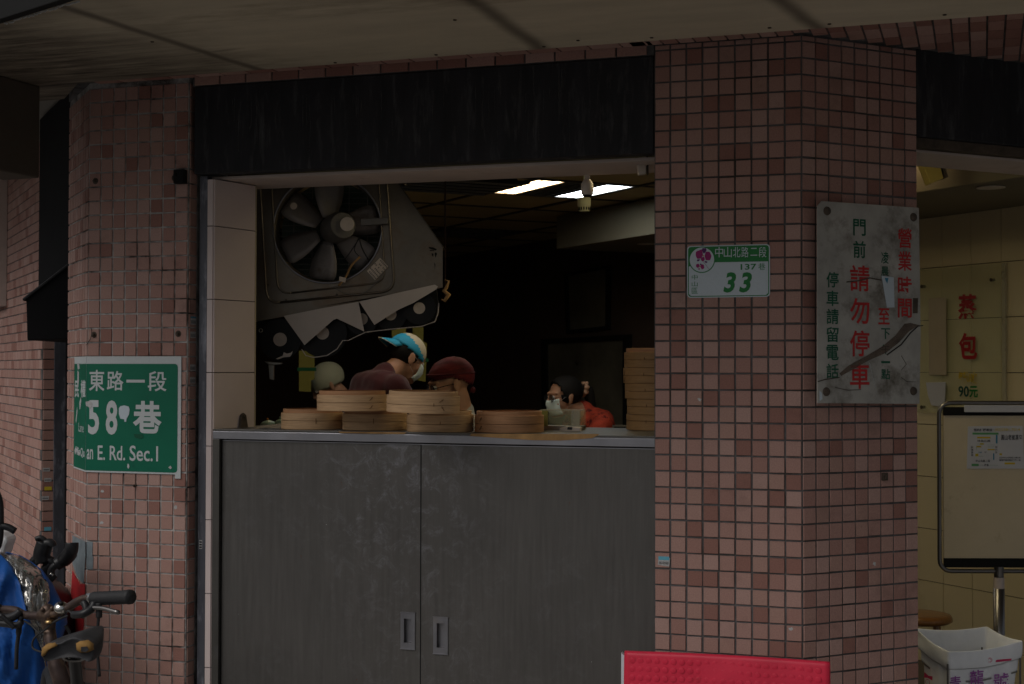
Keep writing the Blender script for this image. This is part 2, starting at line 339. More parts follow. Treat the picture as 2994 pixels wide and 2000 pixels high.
def troffer(i, j, label, lit, group='louvred ceiling lights inside the shop'):
    t = thing('ceiling_light', label, 'ceiling light', CEI.pt(i*P, j*P), group)
    def fr(u, v, n=0): return (u+i*P, v+j*P, n)
    m = MB()
    for a in (-1, 1):
        m.box(CEI, i*P+a*.28-.008, i*P+a*.28+.008, j*P-.288, j*P+.288, 0, .03)
        m.box(CEI, i*P-.27, i*P+.27, j*P+a*.28-.008, j*P+a*.28+.008, .001, .03)
    m.build('frame', M['louver'], t)
    m = MB()
    for k in range(-4, 5): m.box(CEI, i*P+k*.06-.002, i*P+k*.06+.002, j*P-.27, j*P+.27, .001, .022)
    for k in range(-4, 5): m.box(CEI, i*P-.27, i*P+.27, j*P+k*.06-.002, j*P+k*.06+.002, .0035, .024)
    m.build('louver', M['louver'], t)
    if lit:
        for (a, mt) in lit:
            m = MB(); m.box(CEI, i*P+a-.075, i*P+a+.075, j*P-.265, j*P+.265, .004, .02); m.build('tube', M[mt], t)
    return t
troffer(0, 0, 'square ceiling light with one warm and one cool strip glowing', [(-.195, 'lamp_warm'), (.195, 'lamp_cool')])
ft = onp(1425, 680, V3((0, 0, 2.43)), Z)-CEI.O; FI, FJ = round(ft.dot(A_)/P), round(ft.dot(B_)/P)
troffer(FI, FJ, 'unlit louvred ceiling light far back above the dark wall', None)
troffer(SIDE_FILL[0], SIDE_FILL[1], 'lit ceiling light tucked close behind the wide tiled pillar', [(-.195, 'side_fill'), (.195, 'side_fill')])  # extra lamp out of view, added to brighten the side room wall
troffer(1, -3, 'lit ceiling light near the counter hidden above the opening', [(0, 'lamp_warm')])
troffer(_h[0], _h[1], 'ceiling light whose glowing corner shows right of the fan hood', [(.2, 'lamp_cool'), (-.2, 'lamp_warm')])

# cream bulkhead running along the partition, with downlights
bo = onp(2692, 563, V3((0, 0, 2.23)), Z); bfar = onp(1686, 731, V3((0, 0, 2.23)), Z)
offb = (bo-WP).dot(PART.N)
u1 = (bo-WP).dot(PART.U)+1.2; u0 = (bfar-WP).dot(PART.U)
m = MB(); m.box(PART, u0, u1, 2.23, 2.425, .003, offb)
bk = struct(m.build('bulkhead', M['bulk'], bevel=.004))
def downlight(x, y, label):
    p = onp(x, y, V3((0, 0, 2.228)), Z)
    t = thing('downlight', label, 'downlight', p, 'round downlights under the bulkhead')
    m = MB(); m.lathe(p-Z*.004, Z, [(.055, 0), (.055, .003), (.046, .0035), (.046, .001)], 24); m.build('trim_ring', M['white_pl'], t, smooth=False)
    m = MB(); m.lathe(p-Z*.003, Z, [(.0455, 0), (.030, .0008)], 24); m.build('lens', M['gap'], t)
downlight(2897, 547, 'unlit round downlight above the tiled side room wall')
downlight(1891, 712, 'unlit round downlight beside the right pillar seen through the serving window')

# ================================================================== canopy over the pavement
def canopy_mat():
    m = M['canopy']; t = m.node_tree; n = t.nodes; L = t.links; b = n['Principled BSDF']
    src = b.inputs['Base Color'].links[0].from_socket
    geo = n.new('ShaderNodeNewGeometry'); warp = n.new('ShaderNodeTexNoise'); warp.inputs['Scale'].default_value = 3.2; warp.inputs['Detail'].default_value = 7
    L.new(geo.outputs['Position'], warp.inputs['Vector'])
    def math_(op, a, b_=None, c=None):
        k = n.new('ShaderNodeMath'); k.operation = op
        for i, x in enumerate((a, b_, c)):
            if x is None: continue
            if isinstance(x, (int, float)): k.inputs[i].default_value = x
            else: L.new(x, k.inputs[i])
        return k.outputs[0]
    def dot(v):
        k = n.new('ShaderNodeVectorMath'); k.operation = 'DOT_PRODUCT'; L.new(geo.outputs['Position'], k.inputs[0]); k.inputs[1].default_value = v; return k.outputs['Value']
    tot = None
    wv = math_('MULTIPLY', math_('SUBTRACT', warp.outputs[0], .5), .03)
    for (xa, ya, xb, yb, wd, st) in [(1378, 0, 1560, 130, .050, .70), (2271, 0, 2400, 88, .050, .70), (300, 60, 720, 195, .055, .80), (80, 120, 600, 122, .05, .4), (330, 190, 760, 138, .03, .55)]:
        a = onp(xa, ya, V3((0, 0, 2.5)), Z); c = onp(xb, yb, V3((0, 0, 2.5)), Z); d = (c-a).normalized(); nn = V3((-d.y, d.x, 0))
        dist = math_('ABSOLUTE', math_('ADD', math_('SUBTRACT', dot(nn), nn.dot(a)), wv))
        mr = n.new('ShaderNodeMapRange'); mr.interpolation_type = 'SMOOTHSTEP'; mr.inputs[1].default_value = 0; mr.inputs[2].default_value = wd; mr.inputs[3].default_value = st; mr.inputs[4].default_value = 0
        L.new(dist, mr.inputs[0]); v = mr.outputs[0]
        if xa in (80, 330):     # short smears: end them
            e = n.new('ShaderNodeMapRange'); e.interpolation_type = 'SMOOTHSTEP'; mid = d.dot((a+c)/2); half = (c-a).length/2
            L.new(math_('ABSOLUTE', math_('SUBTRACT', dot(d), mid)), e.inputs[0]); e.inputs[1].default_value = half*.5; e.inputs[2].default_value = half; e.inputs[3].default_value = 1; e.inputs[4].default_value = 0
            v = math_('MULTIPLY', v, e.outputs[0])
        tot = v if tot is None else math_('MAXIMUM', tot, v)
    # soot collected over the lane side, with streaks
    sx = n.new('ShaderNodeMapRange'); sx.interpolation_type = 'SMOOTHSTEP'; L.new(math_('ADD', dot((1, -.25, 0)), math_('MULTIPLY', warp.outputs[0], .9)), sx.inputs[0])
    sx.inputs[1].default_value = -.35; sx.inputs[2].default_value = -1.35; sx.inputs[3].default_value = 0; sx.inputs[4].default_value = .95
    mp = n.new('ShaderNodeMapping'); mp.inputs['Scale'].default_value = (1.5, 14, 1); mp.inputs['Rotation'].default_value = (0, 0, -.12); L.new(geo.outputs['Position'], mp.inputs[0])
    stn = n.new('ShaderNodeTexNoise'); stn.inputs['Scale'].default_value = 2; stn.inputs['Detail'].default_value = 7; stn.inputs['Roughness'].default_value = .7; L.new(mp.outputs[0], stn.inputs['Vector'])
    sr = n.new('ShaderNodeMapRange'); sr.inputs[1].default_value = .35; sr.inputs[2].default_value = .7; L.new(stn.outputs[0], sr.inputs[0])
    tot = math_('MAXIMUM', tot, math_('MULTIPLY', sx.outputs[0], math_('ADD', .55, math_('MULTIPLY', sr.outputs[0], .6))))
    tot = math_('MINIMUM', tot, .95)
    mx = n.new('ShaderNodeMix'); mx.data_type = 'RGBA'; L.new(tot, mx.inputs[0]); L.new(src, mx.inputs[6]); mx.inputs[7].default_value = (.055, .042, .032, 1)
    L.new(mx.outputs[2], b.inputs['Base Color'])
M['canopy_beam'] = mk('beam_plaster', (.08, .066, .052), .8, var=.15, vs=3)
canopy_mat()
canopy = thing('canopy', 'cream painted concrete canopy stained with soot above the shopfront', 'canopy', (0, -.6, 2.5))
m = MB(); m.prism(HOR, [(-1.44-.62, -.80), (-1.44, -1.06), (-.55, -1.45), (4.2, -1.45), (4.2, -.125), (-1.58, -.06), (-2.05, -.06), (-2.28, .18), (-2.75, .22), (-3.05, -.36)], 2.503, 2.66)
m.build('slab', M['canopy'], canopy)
m = MB()
e0 = V3((-3.05, -.36, 0)); e1 = V3((-1.44, -1.06, 0)); ed = (e1-e0).normalized(); EF = Fr((e1.x, e1.y, 2.5), ed, Z)
m.box(EF, -1.7, .42, -.025, .165, -.001+.002, .03); m.build('fascia', M['gap'], canopy, bevel=.003)
m = MB()
for k in range(46):
    u = -.24+k*.0085
    if rnd.random() < .85: m.ell(EF.pt(u, -.026+rnd.uniform(-.002, .003), -.004), (.004, .004, .003), 6, 4)
link('drip_strip', m.mesh('drip_strip', M['sticker']), canopy, kind='stuff')
m = MB()
for (x, y) in [(1330, 58), (1690, 118), (1905, 110), (2250, 81), (2425, 70), (2762, 43), (1275, 160), (980, 183), (445, 122), (1590, 136)]:
    m = MB(); p = onp(x, y, V3((0, 0, 2.502)), Z); m.lathe(p-Z*.002, Z, [(.005, 0), (.006, .002)], 8); m.build('screw', M['grime'], canopy)
# dropped beam at the left end of the canopy
p0 = at(105, 500, 5.05); p1 = at(-260, 500, 4.5)
d = V3((p0.x-p1.x, p0.y-p1.y, 0)).normalized(); BF = Fr((p0.x, p0.y, 0), d, Z)
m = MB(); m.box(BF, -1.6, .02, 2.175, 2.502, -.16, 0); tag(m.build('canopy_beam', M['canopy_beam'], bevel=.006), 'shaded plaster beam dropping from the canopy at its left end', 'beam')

# ================================================================== tiled soffit strip along the top of the shopfront
sof = struct(link('soffit', None))
m = MB(); m.prism(HOR, [(-2.33, .28), (-2.06, -.055), (-1.6, -.058), (-.4, -.125), (3.3, -.125), (4.6, 1.2), (3.2, 2.6), (.45, .06), (-1.6, .06)], 2.512, 2.56); m.build('mortar_bed', M['grout'], sof)
def htile(u0, u1, v0, v1):
    m = MB(); m.box(Fr((0, 0, 2.512), (1, 0, 0), (0, -1, 0)), u0+.0025, u1-.0025, -v1+.0025, -v0-.0025, 0, .006, inset=.0008)
    link('tile', m.mesh('tile', rnd.choice(M['tile'][1:6])), sof)
x = -2.05
while x < -.12:
    for k, (a, b) in enumerate([(-.125 if x > -.5 else -.07-.04*(x+1.6 > 0), -.065), (-.065, -.004)]):
        if a < b-.02: htile(x+(.05 if k else 0), x+.1+(.05 if k else 0), a, b)
    x += .1
x = -.07
while x < 3.0:
    v1 = -.004 if x < .42 else min(x-.45, 1.0)-.01
    vv = -.125
    while vv < v1-.012:
        htile(x, x+.05, vv, min(vv+.12, v1)); vv += .12
        if vv > .5: break
    x += .05

# ================================================================== tiled pillars
def tile_mesh(k, wd=.045, ht=.045):
    m = MB(); f = Fr((0, 0, 0), (1, 0, 0), (0, 1, 0)); m.box(f, -wd/2, wd/2, -ht/2, ht/2, 0, .0035, inset=.0012)
    return m.mesh('tile', M['tile'][k])
TM = [tile_mesh(k) for k in range(6)]
def pick():
    r = rnd.random(); return 4 if r < .10 else 1 if r < .42 else 0 if r < .62 else 3 if r < .72 else 5 if r < .86 else 2
def tile_grid(parent, fr, ncol, u0, ztop, nrow, nsep, flip=1, zt=None, rowoff=0):
    """ncol x nrow tiles, 5 cm pitch; rows before nsep are single parts, the rest one joined part. ztop = height of row line 0"""
    mb = MB(); last = pick()
    for r in range(-1, nrow):
        for c in range(ncol):
            zc = ztop-.05*r-.025; uc = u0+.05*c+.025
            k = pick()
            tilt = Matrix.Rotation(rnd.gauss(0, .006), 4, 'X') @ Matrix.Rotation(rnd.gauss(0, .006), 4, 'Y') @ Matrix.Rotation(rnd.gauss(0, .004), 4, 'Z')
            Mx = fr.mat(uc+rnd.gauss(0, .0004), zc+rnd.gauss(0, .0004), rnd.uniform(0, .0006)) @ tilt
            part = (r >= 0 and rowoff <= r < nsep)
            if r == -1 or not part:
                h = .045
                if r == -1:
                    h = max(.004, min(.045, (zt-ztop)-.003)); 
                    if zt is None or zt-ztop < .006: continue
                    Mx = fr.mat(uc, ztop+.0025+h/2, 0)
                b = len(mb.v); hw = .0225; hh = h/2; i = .0012
                vs = [(-hw, -hh, 0), (hw, -hh, 0), (hw, hh, 0), (-hw, hh, 0), (-hw+i, -hh+i, .0035), (hw-i, -hh+i, .0035), (hw-i, hh-i, .0035), (-hw+i, hh-i, .0035)]
                mb.v += [tuple(Mx @ V3(p)) for p in vs]
                for f in [(4, 5, 6, 7), (0, 1, 5, 4), (1, 2, 6, 5), (2, 3, 7, 6), (3, 0, 4, 7)]: mb.f.append([b+j for j in f]); mb.m.append(k)
            else:
                link('tile', TM[k], parent, Mx)
    if mb.v:
        me = mb.mesh('tile_field', M['tile'], rec=False); link('tile_field', me, parent, kind='stuff')
ZR = 1.5+(19.5996+.1741)*.05; ZL = 1.5+(18.6667+.1741)*.05
pr = thing('tiled_pillar', 'wide terracotta tiled pillar with house number plate and shop hours board', 'pillar', (.3, .2, 0))
m = MB(); m.prism(HOR, [(0, 0), (.45, 0), (.768, .318), (.56, .52), (0, .42)], .0, 2.515); m.build('core', M['grout'], pr)
tile_grid(pr, FAC, 9, 0, ZR, 48, 38, zt=2.505, rowoff=5)
tile_grid(pr, CHR, 9, 0, ZR, 48, 0, zt=2.505)
pl = thing('tiled_pillar', 'narrower terracotta tiled pillar on the left carrying the green street sign', 'pillar', (-1.9, .15, 0))
m = MB(); m.prism(HOR, [(-2.326, .283), (-2.043, 0), (-1.643, 0), (-1.643, .062), (-1.66, .30), (-2.16, .46)], .0, 2.515); m.build('core', M['grout_light'], pl)
tile_grid(pl, Fr((-2.043, 0, 0), (1, 0, 0), Z), 8, 0, ZL, 45, 37, zt=2.505)
tile_grid(pl, Fr((-2.326, .283, 0), (q, -q, 0), Z), 8, 0, ZL, 46, 0, zt=2.505)
tile_grid(pl, Fr((-1.643, 0, 0), (0, 1, 0), Z), 1, .004, ZL, 46, 0, zt=2.505)

# second pillar and wall up the side lane (far left)
fc = at(122, 1400, 7.05); FCx = V3((fc.x, fc.y, 0))
side = thing('side_wall', 'terracotta tiled wall receding up the side lane at far left', 'wall', FCx)
WL = Fr(FCx, -B_, Z)                                    # u negative goes away along the wall
ST = Fr(FCx, A_, Z)
m = MB(); m.prism(HOR, [(FCx.x, FCx.y), (FCx.x+.066*q, FCx.y+.066*q), (FCx.x+.3*q, FCx.y+.3*q), (FCx.x+.3*q-3.5*q, FCx.y+.3*q+3.5*q), (FCx.x-3.5*q, FCx.y+3.5*q)], 0, 5.5)
m.build('core', M['grout'], side)
mb = MB()
for r in range(0, 52):
    zc = 2.62-.05*r
    for c in range(0, 34):
        u = -.1*c-.05-(.05 if r % 2 else 0)+.0
        if u+.0475 > -.002: continue
        b = len(mb.v); k = pick(); i = .001
        Mx = WL.mat(u, zc, 0); hw, hh = .0475, .0225
        vs = [(-hw, -hh, 0), (hw, -hh, 0), (hw, hh, 0), (-hw, hh, 0), (-hw+i, -hh+i, .003), (hw-i, -hh+i, .003), (hw-i, hh-i, .003), (-hw+i, hh-i, .003)]
        mb.v += [tuple(Mx @ V3(p)) for p in vs]
        for f in [(4, 5, 6, 7), (0, 1, 5, 4), (1, 2, 6, 5), (2, 3, 7, 6), (3, 0, 4, 7)]: mb.f.append([b+j for j in f]); mb.m.append(k)
link('tile_field', mb.mesh('tile_field', M['tile'], rec=False), side, kind='stuff')
em = [tile_mesh(k, .060, .045) for k in range(6)]
for r in range(0, 52): link('tile', em[pick()], side, ST.mat(.033, 2.62-.05*r, .001))
m = MB(); lo_ = ST.pt(.3, 0); lo2 = ST.pt(-.9, 0); m.prism(HOR, [(-2.3, .2), (-3.05, -.36), (lo2.x, lo2.y), (lo2.x-2.5, lo2.y+2.5), (lo_.x-2, lo_.y+2.9), (lo_.x+.5, lo_.y), (-2.25, .9)], 2.64, 2.8); struct(m.build('lane_shade_slab', M['render']))  # slab added over the lane to keep daylight off the side wall
m = MB(); m.box(Fr((-2.30, .33, 0), -B_, Z), -1.08, .05, 1.86, 2.62, -.12, .0); tag(m.build('side_lintel', M['blackcloth']), 'black lintel box added to darken the gap between left pillar and side lane wall', 'lintel')  # lintel box added and deepened to black out the gap above the awning
# guide rail and cream jamb of the side bay
gr = at(172, 1400, 7.1); g0 = V3((gr.x, gr.y, 0))
m = MB(); m.box(Fr((g0.x, g0.y, 0), A_, Z), -.030, .028, .1, 2.4, -.04, .02); tag(m.build('guide_rail', M['rail'], bevel=.003), 'dark shutter rail beside the far side lane pillar', 'shutter rail', 'steel shutter rails')
g1 = at(183, 1400, 7.12); m = MB()
jw = thing('side_bay_jamb', 'grimy cream tiled strip between dark rail and left pillar', 'wall', (g1.x, g1.y, .1))
JF = Fr((g1.x, g1.y, 0), A_, Z)
m.box(JF, 0, .6, .1, 2.4, -.1, -.006); m.build('core', M['grout'], jw)
for r in range(-1, 11):
    z0 = .06+.25*r
    m = MB(); m.box(JF, .004, .2, max(z0, .1)+.002, z0+.248, -.006, 0, inset=.001)
    link('tile', m.mesh('tile', M['jamb']), jw)
# black awning box over the side bay
aw = thing('awning', 'black awning box hanging over the side bay at far left', 'awning', at(140, 940, 5.8))
c0 = at(76, 872, 5.75); CF = Fr(c0, RT0, Z)
m = MB(); pts = [CF.px(*p) for p in [(76, 874), (236, 748), (236, 990), (79, 995)]]
m.prism(CF, pts, -1.0, 0); m.build('cover', M['blackcloth'], aw, bevel=.004)
m = MB(); a = CF.pt(*CF.px(70, 876)); b = CF.pt(*CF.px(240, 744)); m.tube([a+CF.N*.004, b+CF.N*.004], .006, 6); m.tube([a, a-CF.N*1.0], .006, 6); m.build('edge_tube', M['rubber'], aw)
sb = ST.pt(.07, 0, -.04); m = MB(); m.box(Fr((sb.x, sb.y, 0), -B_, Z), 0, 1.7, 1.80, 2.60, -.2, .0); tag(m.build('shutter_box', M['gap']), 'black void of the rolled shutter above the side bay', 'shutter box')
# pale framed window on the side wall
wn = thing('window', 'pale framed lit window edge at the extreme left', 'window', WL.pt(-1.0, 2.0))
m = MB(); a = WL.px(24, 600)[0]; m.box(WL, a-.05, a, 1.86, 2.75, .004, .05); m.box(WL, a-.9, a-.051, 1.86, 1.90, .004, .05); m.build('frame', M['white_soffit'], wn, bevel=.002)
m = MB(); m.box(WL, a-.9, a-.052, 1.902, 2.75, .004, .012); m.build('pane', M['cream'], wn)

# ================================================================== black lintels, soffits, shutter rails
lt = thing('lintel', 'weathered black lintel board above the serving window', 'lintel', (-.8, .03, 2.3))
m = MB(); m.box(FAC, -1.622, -.003, 2.172, 2.475, -.06, 0); m.build('board', M['black_board'], lt, bevel=.004)
m = MB(); m.box(FAC, -1.63, -.003, 2.4765, 2.514, -.06, -.003); m.build('head_course', M['grout'], lt)
for k in range(17):
    a = -1.62+.1*k; b = min(a+.095, -.005)
    if b-a > .02: m = MB(); m.box(FAC, a, b, 2.479, 2.508, -.002, .003, inset=.001); link('tile', m.mesh('tile', rnd.choice(M['tile'][1:6])), lt)
m = MB()
for k in range(60):        # dried drips down the board
    u = rnd.choice([rnd.uniform(-1.5, -.9), rnd.uniform(-.75, -.2), rnd.uniform(-1.5, -.1)]); h = rnd.uniform(.02, .14); z1 = rnd.uniform(2.3, 2.46)
    m.box(FAC, u, u+rnd.uniform(.0008, .002), z1-h, z1, .0, .0006)
m.build('drip_mark', mk('drip_mark', (.10, .10, .105), .7, var=.3, alpha=.5), lt)
m = MB(); m.box(FAC, -1.60, -.003, 2.16, 2.170, -.35, -.075); m.build('soffit_panel', M['white_soffit'], lt)
m = MB(); m.box(FAC, -1.60, -.003, 2.171, 2.60, -.36, -.30); m.build('back_panel', M['wall_cream'], lt)
lt2 = thing('lintel', 'black lintel board above the side room at upper right', 'lintel', CHR.pt(1.6, 2.35))
m = MB(); m.box(CHR, .452, 3.4, 2.237, 2.53, -.06, -.002); m.build('board', M['black_board'], lt2, bevel=.004)
m = MB(); m.box(CHR, .452, 3.4, 2.198, 2.206, -.30, -.062); m.build('soffit_panel', M['white_soffit'], lt2)
m = MB(); m.box(CHR, .452, 3.4, 2.206, 2.236, -.055, -.02); m.build('trim', M['grime'], lt2)
m = MB(); m.box(CHR, .452, 3.4, 2.207, 2.60, -.34, -.28); m.build('back_panel', M['wall_cream'], lt2)
m = MB(); m.box(Fr((-1.6235, .066, 0), (1, 0, 0), Z), 0, .029, .12, 2.170, -.03, .022); m.build('core', M['rail']).name = 'guide_rail'
rail = bpy.data.objects['guide_rail.001'] if 'guide_rail.001' in bpy.data.objects else None
for o in list(COL.objects):
    if o.name.startswith('guide_rail') and 'label' not in o: tag(o, 'worn blue-grey shutter rail between left pillar and serving window', 'shutter rail', 'steel shutter rails')
m = MB(); m.box(Fr((-1.5935, .066, 0), (1, 0, 0), Z), 0, .010, .12, 2.158, -.05, .005); struct(m.build('rail_gap', M['gap']))
# pale tiled jamb of the serving window (flared)
jd = V3((.2164, .9763, 0)); j0 = V3((-1.584, .03, 0))
jb = thing('window_jamb', 'pale tiled jamb on the left side of the serving window', 'wall', j0)
J1 = Fr(j0, (1, 0, 0), Z); J2o = V3((-1.5605, .03, 0)); J2 = Fr(J2o, jd, Z)
jl = J2.px(743, 900)[0]
m = MB(); m.prism(HOR, [(-1.583, .036), (-1.562, .036), (J2o.x+jd.x*jl-.006, J2o.y+jd.y*jl-.002), (-1.62, .34)], .1, 2.158); m.build('core', M['gap'], jb)
zj = [atz for atz in (1.5+(1076-y)/FPX*4.97 for y in (661, 868, 1072))]
rows = [zj[0]+.252*k for k in (1, 0, -1, -2, -3, -4, -5, -6)]
for k in range(-1, 7):
    z1 = 2.157 if k == -1 else zj[0]-.2535*k; z0 = zj[0]-.2535*(k+1)
    z1 = min(z1, 2.157)
    for nm, f, a, b in (('edge_tile', J1, .0, .0215), ('tile', J2, .0015, jl)):
        m = MB(); m.box(f, a, b, z0+.001, z1-.001, -.004, .003, inset=.0006); link(nm, m.mesh(nm, M['jamb']), jb)
m = MB(); m.box(J2, jl, jl+.006, 1.29, 2.157, -.02, .004); m.build('corner_trim', M['card'], jb)
m = MB(); u, v = J2.px(705, 1222); m.prism(J2, [(u-.02, v-.035), (u+.022, v-.035), (u+.012, v+.01), (u, v+.018), (u-.012, v+.01)], .004, .014); m.lathe(J2.pt(u, v+.004, .014), J2.N, [(.004, 0), (.003, .003)], 10)
tag(m.build('hinge_bracket', M['grime'], bevel=.001), 'small dark steel bracket on the pale jamb above the counter', 'bracket')
# cream partition tiles (side room)
pt = thing('partition_wall', 'cream glazed tile wall of the side room behind the acrylic sign', 'wall', WP)
ubeg = -1.34; uend = 1.05
m = MB(); m.box(PART, ubeg, uend, .1, 2.60, -.12, -.006); m.build('core', M['grime'], pt)
uj = [partu(x, 900) for x in (2755, 2839, 2928)]; pw = (uj[2]-uj[0])/2
for r in range(-6, 3):
    z0 = 1.49+.25*r; z1 = z0+.25
    for c in range(-6, 6):
        a = uj[0]+pw*c; b = a+pw
        if b > uend or a < ubeg or z1 < .1: continue
        m = MB(); m.box(PART, a+.0014, b-.0014, max(z0, .1)+.0014, min(z1, 2.6)-.0014, -.006, rnd.uniform(0, .0006), inset=.0006)
        link('tile', m.mesh('tile', M['cream']), pt)
for c in range(-6, 6):
    a = uj[0]+pw*c; b = a+pw
    if b > uend or a < ubeg: continue
    m = MB(); m.box(PART, a+.0014, b-.0014, 2.2414, 2.49, -.006, .0, inset=.0006); link('tile', m.mesh('tile', M['cream']), pt)

# ================================================================== stainless counter of the serving window
def door_mat():
    m = mk('door_steel', (.128, .122, .117), .48, .8, var=.10, vs=9, sc=(9, 9, .55), bump=.03, bs=400); t = m.node_tree; n = t.nodes; L = t.links; b = n['Principled BSDF']
    src = b.inputs['Base Color'].links[0].from_socket; geo = n.new('ShaderNodeNewGeometry'); sep = n.new('ShaderNodeSeparateXYZ'); L.new(geo.outputs['Position'], sep.inputs[0])
    def nz(scale, dist=0, det=9, rough=.68):
        k = n.new('ShaderNodeTexNoise'); k.inputs['Scale'].default_value = scale; k.inputs['Detail'].default_value = det; k.inputs['Roughness'].default_value = rough; k.inputs['Distortion'].default_value = dist
        L.new(geo.outputs['Position'], k.inputs['Vector']); return k.outputs[0]
    def mr(x, a, b_, c=0, d=1):
        k = n.new('ShaderNodeMapRange'); k.interpolation_type = 'SMOOTHSTEP'; L.new(x, k.inputs[0]); k.inputs[1].default_value = a; k.inputs[2].default_value = b_; k.inputs[3].default_value = c; k.inputs[4].default_value = d; return k.outputs[0]
    def ma(op, a, b_):
        k = n.new('ShaderNodeMath'); k.operation = op
        for i, x in enumerate((a, b_)):
            if isinstance(x, (int, float)): k.inputs[i].default_value = x
            else: L.new(x, k.inputs[i])
        return k.outputs[0]
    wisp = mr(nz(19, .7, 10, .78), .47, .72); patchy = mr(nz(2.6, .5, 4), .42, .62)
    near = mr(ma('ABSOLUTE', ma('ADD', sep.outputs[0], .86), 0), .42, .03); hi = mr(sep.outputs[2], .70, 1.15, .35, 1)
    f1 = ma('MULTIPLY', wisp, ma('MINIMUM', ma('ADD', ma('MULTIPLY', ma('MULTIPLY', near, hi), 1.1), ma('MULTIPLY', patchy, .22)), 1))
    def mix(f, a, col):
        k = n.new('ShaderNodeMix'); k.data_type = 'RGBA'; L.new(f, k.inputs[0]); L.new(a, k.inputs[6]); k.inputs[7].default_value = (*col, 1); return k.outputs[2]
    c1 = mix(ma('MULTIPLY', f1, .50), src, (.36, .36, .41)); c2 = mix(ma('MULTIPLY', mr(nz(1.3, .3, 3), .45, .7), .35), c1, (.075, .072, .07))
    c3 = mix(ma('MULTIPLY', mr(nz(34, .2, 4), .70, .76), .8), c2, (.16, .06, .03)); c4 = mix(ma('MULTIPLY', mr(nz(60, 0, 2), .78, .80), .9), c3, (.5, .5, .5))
    L.new(c4, b.inputs['Base Color']); return m
M['door_steel'] = door_mat()
ct = thing('counter', 'stainless steel serving counter with two sliding doors below the window', 'counter', (-.8, .3, .1))
CF_ = Fr((0, .03, 0), (1, 0, 0), Z)
m = MB(); m.box(Fr((0, 0, 0), (1, 0, 0), (0, 1, 0)), -1.560, -.004, .031, .62, 1.286, 1.293); m.build('worktop', M['steel'], ct, bevel=.001)
m = MB(); m.box(CF_, -1.560, -.004, 1.2585, 1.2855, -.02, .0); m.build('front_lip', M['steel_edge'], ct, bevel=.0015)
m = MB(); m.box(CF_, -1.560, -1.5335, .12, 1.2575, -.03, .0); m.build('side_frame', M['steel'], ct, bevel=.001)
m = MB(); m.box(CF_, -1.532, -.005, .12, 1.257, -.30, -.045); m.build('carcass', M['gap'], ct)
def cdoor(u0, u1, zt, n, hx, hy):
    d = MB(); F = Fr((0, .03-n, 0), (1, 0, 0), Z)
    hu, hv = F.px(hx, hy); hw, hh = .0255, .0585
    iw, ih = .0135, .0395
    # door leaf with a hole for the recessed pull
    for a, b, c, e in ((u0, hu-iw, .14, zt), (hu+iw, u1, .14, zt), (hu-iw, hu+iw, .14, hv-ih), (hu-iw, hu+iw, hv+ih, zt)): d.box(F, a, b, c, e, -.018, 0)
    o = d.build('door', M['door_steel'], ct)
    e = MB(); e.box(F, u0, u1, zt+.0002, zt+.0028, -.018, .0015); e.build('door_edge', M['steel_edge'], o)
    h = MB()
    for a, b, c, g in ((-hw, -iw, -hh, hh), (iw, hw, -hh, hh), (-iw, iw, -hh, -ih), (-iw, iw, ih, hh)): h.box(F, hu+a, hu+b, hv+c, hv+g, .0004, .0035)
    h.box(F, hu-iw, hu+iw, hv-ih, hv+ih, -.016, -.013)
    h.box(F, hu-hw-.001, hu+hw+.001, hv-hh-.003, hv-hh, .0004, .005); h.box(F, hu-hw-.001, hu+hw+.001, hv+hh, hv+hh+.0022, .0004, .005)
    h.build('handle', M['steel_edge'], o)
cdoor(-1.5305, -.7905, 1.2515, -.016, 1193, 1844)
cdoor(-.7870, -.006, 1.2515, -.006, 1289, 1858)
m = MB(); m.box(CF_, -.7948, -.7915, .14, 1.2515, -.0155, -.0147); m.build('seam_shadow_strip', M['gap'], ct)  # dark strip laid along the seam in place of its shadow
# amber packing tape / card strips lying along the front edge
WT = Fr((0, 0, 1.2932), (1, 0, 0), (0, 1, 0))
def onlip(pts, mt, label, cat, name):
    m = MB(); P = [CF_.px(*p) for p in pts]; m.prism(CF_, P, .0016, .0026); return tag(m.build(name, M[mt]), label, cat)
onlip([(1378, 1268), (1755, 1269), (1732, 1281), (1640, 1288), (1560, 1287), (1375, 1275)], 'cardboard', 'long brown cardboard strip curling over the front edge of the steel counter', 'cardboard', 'cardboard_strip')
onlip([(990, 1262), (1190, 1264), (1182, 1269), (1080, 1268), (995, 1266)], 'cardboard', 'short amber strip stuck on the counter edge under the steamers', 'tape', 'amber_tape')

